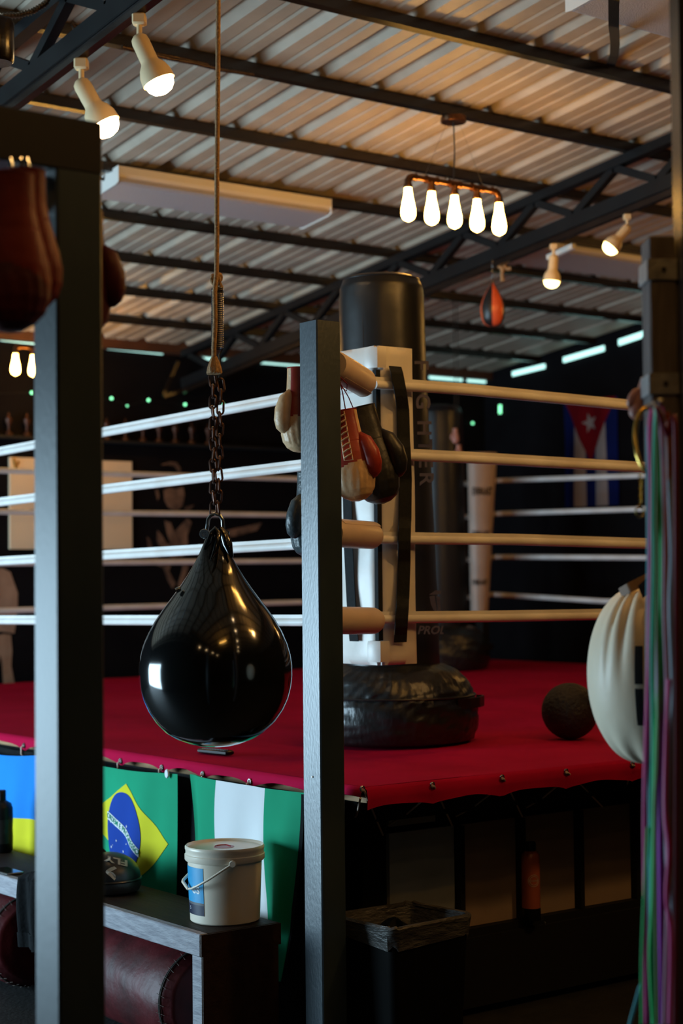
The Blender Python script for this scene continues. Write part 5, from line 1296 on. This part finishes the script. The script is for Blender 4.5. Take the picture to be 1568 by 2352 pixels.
# bands
bd2 = [('teal', [(1488, 990), (1489, 1200), (1487, 1600), (1492, 1950), (1487, 2352)], 4, 'pale teal exercise band, leftmost of the hanging bands'),
       ('pink', [(1497, 940), (1492, 1000), (1496, 1150), (1490, 1500), (1484, 1700), (1480, 1900), (1484, 2352)], 5, 'long dusty pink band left of the bright pink one'),
       ('sage', [(1505, 935), (1506, 1050), (1508, 1160), (1510, 1500), (1502, 1900), (1506, 2352)], 4.5, 'pale sage green band in the middle of the bundle'),
       ('purple', [(1517, 935), (1524, 1000), (1520, 1150), (1516, 1250), (1512, 1420), (1514, 1700), (1520, 2352)], 6, 'bright magenta purple band, widest at the top of the bundle'),
       ('mint', [(1500, 1180), (1501, 1280), (1498, 1450), (1497, 1550), (1500, 1700), (1495, 1960), (1500, 2352)], 4.5, 'mint green band hanging low near the left of the bundle'),
       ('green', [(1520, 1300), (1516, 1480), (1512, 1620), (1506, 1760), (1500, 2050), (1494, 2200), (1502, 2352)], 5.5, 'vivid green band, brightest in the lower part of the bundle'),
       ('rust', [(1533, 945), (1536, 1100), (1536, 1400), (1540, 1800), (1538, 2352)], 5, 'rust orange band at the right of the bundle'),
       ('grey', [(1543, 1250), (1540, 1400), (1546, 1600), (1538, 1700), (1532, 1950), (1545, 2100), (1536, 2352)], 6, 'grey blue band hanging right of the vivid green one'),
       ('mauve', [(1527, 1200), (1526, 1400), (1532, 1600), (1526, 1850), (1534, 2000), (1526, 2352)], 5, 'thin mauve band twisted behind the grey one'),
       ('olive', [(1509, 1400), (1512, 1600), (1510, 1750), (1504, 1900), (1510, 2352)], 4, 'dark olive band between the mint and green ones'),
       ('maroon', [(1550, 980), (1552, 1400), (1553, 1800), (1550, 2352)], 5, 'dark maroon band, rightmost of the hanging bands'),
       ('pink', [(1536, 1560), (1530, 1700), (1528, 1860), (1536, 1950), (1531, 2060), (1541, 2150), (1538, 2352)], 5, 'short bright pink band low at the right of the bundle'),
       ('green', [(1488, 1900), (1480, 2050), (1475, 2180), (1474, 2230), (1474, 2352)], 3.5, 'thin green cord at the lower left of the bundle')]
for i, (cn, pts, wpx, lab_) in enumerate(bd2):
    D = 3.40-.012*i; b = MB(); P = [at(*q_, D) for q_ in pts]
    if P[0].z > 1.4 and pts[0][1] > 960: P = [at(1508, 935, D)]+[at(1508+(pts[0][0]-1508)*.6, 1000, D+.02)]+P
    fine = []
    for k in range(len(P)-1):
        p0, p1, p2, p3 = P[max(0, k-1)], P[k], P[k+1], P[min(len(P)-1, k+2)]
        for s_ in range(8):
            u = s_/8; fine.append(.5*((2*p1)+(p2-p0)*u+(2*p0-5*p1+4*p2-p3)*u*u+(3*p1-p0-3*p2+p3)*u*u*u))
    fine.append(P[-1])
    b.tube(fine, .004, 10, flat=(wpx*D/FPX*1.0, .0022) if False else None, rs=[wpx*D/FPX*1.15]*len(fine)); tag(b.build('exercise_band', M['band_'+cn], angle=80), lab_, 'exercise band', 'exercise bands on the timber post')
b = MB(); b.tube([at(1430, 2352+60, 3.4), at(1468, 2270, 3.4), at(1492, 2228, 3.4)], .0035, 8); tag(b.build('blue_cord', M['band_teal']), 'thin blue-grey cord slanting down from the bundle bottom', 'cord')
# gold hoop
gc = at(1492, 1012, 3.5); b = MB(); pts = []
for k in range(40): a_ = 2*PI*k/40; pts.append(gc+dz_*math.cos(a_)*.030+Vector((0, 0, 1))*math.sin(a_)*.070+dn*.02*math.sin(a_))
b.tube(pts, .0052, 10, closed=True); hp_ = tag(b.build('gold_hoop', M['gold']), 'shiny gold hoop hanging left of the coloured bands', 'hoop')
b = MB()
for k in range(9): b.torus(at(1470, 1090+k*9, 3.5), .004, .0013, 'x' if k % 2 else 'y', 10, 5)
b.torus(at(1469, 1174, 3.5), .012, .002, 'y', 16, 6)
b.build('thin_chain', M['gold'], hp_)
glove(at(1486, 872, 3.62), yaw_palm(.0), .30, 'small dull pink glove peeking out behind the timber post', 'small glove on the timber post', 'pink_leather', 'pink_leather', 'pink_leather', 'pink_leather', lace=False, tilt=.3)
# cream pleated bag
cc_ = at(1492, 1548, 4.25); k_ = 4.25/FPX
t = thing('round_punching_bag', (cc_.x, cc_.y, cc_.z-.22), 'cream pleated leather punching bag at the right, behind the coloured bands', 'punching bag')
b = MB(); rx_, rz2 = 143*k_, 205*k_
pr = [(rx_*math.sin(PI*k/48)**.82, -rz2*math.cos(PI*k/48)) for k in range(49)]
def pleat(p_, a, i):
    u = i/48; k = (.010*(abs(math.sin(a*9+.6*math.sin(a*4)))-.5)*smoothstep((u-.42)*2.4) + .006*math.sin(a*12+1)*smoothstep((.35-u)*3))
    # fewer folds on the camera-left side
    dirn = (a-math.atan2(-RT.y, -RT.x)+PI) % (2*PI)-PI
    k *= smoothstep((abs(dirn)-.25)/.5) if u > .4 else 1
    l = max(.001, p_.xy.length); return Vector((p_.x*(1+k*2/rx_), p_.y*(1+k*2/rx_), p_.z+(.006*math.sin(a*5) if u > .9 else 0)))
b.lathe(pr, 160, T=Matrix.Translation(cc_), fn=pleat); cbd = b.build('bag_body', M['cream_bag'], t, angle=80)
for (y0_, y1_) in ((1478, 1562), (1572, 1655)):
    b = MB(); a_c = math.atan2(CAM.y-cc_.y, CAM.x-cc_.x)
    z0, z1 = (1548-y1_)*k_, (1548-y0_)*k_
    def vp(u, v, d=0):
        z = z0+(z1-z0)*v; r = rx_*math.sqrt(max(0, 1-(z/rz2)**2))+.012-d; a = a_c-.10-.12*u
        return cc_+Vector((math.cos(a)*r, math.sin(a)*r, z))
    b.sheet(vp, 4, 8, .004); b.build('hook_patch', M['black_web'], cbd)
strap([at(1425, 1362, 4.22), at(1445, 1350, 4.2), at(1482, 1331, 4.2), at(1530, 1300, 4.22)], (0, .012, .022), .004, t, 'leather_strap', 'brown_strap')
strap([at(1470, 1360, 4.16), at(1490, 1342, 4.16), at(1520, 1320, 4.18)], (0, .015, .03), .004, t, 'black_strap', 'black_web')
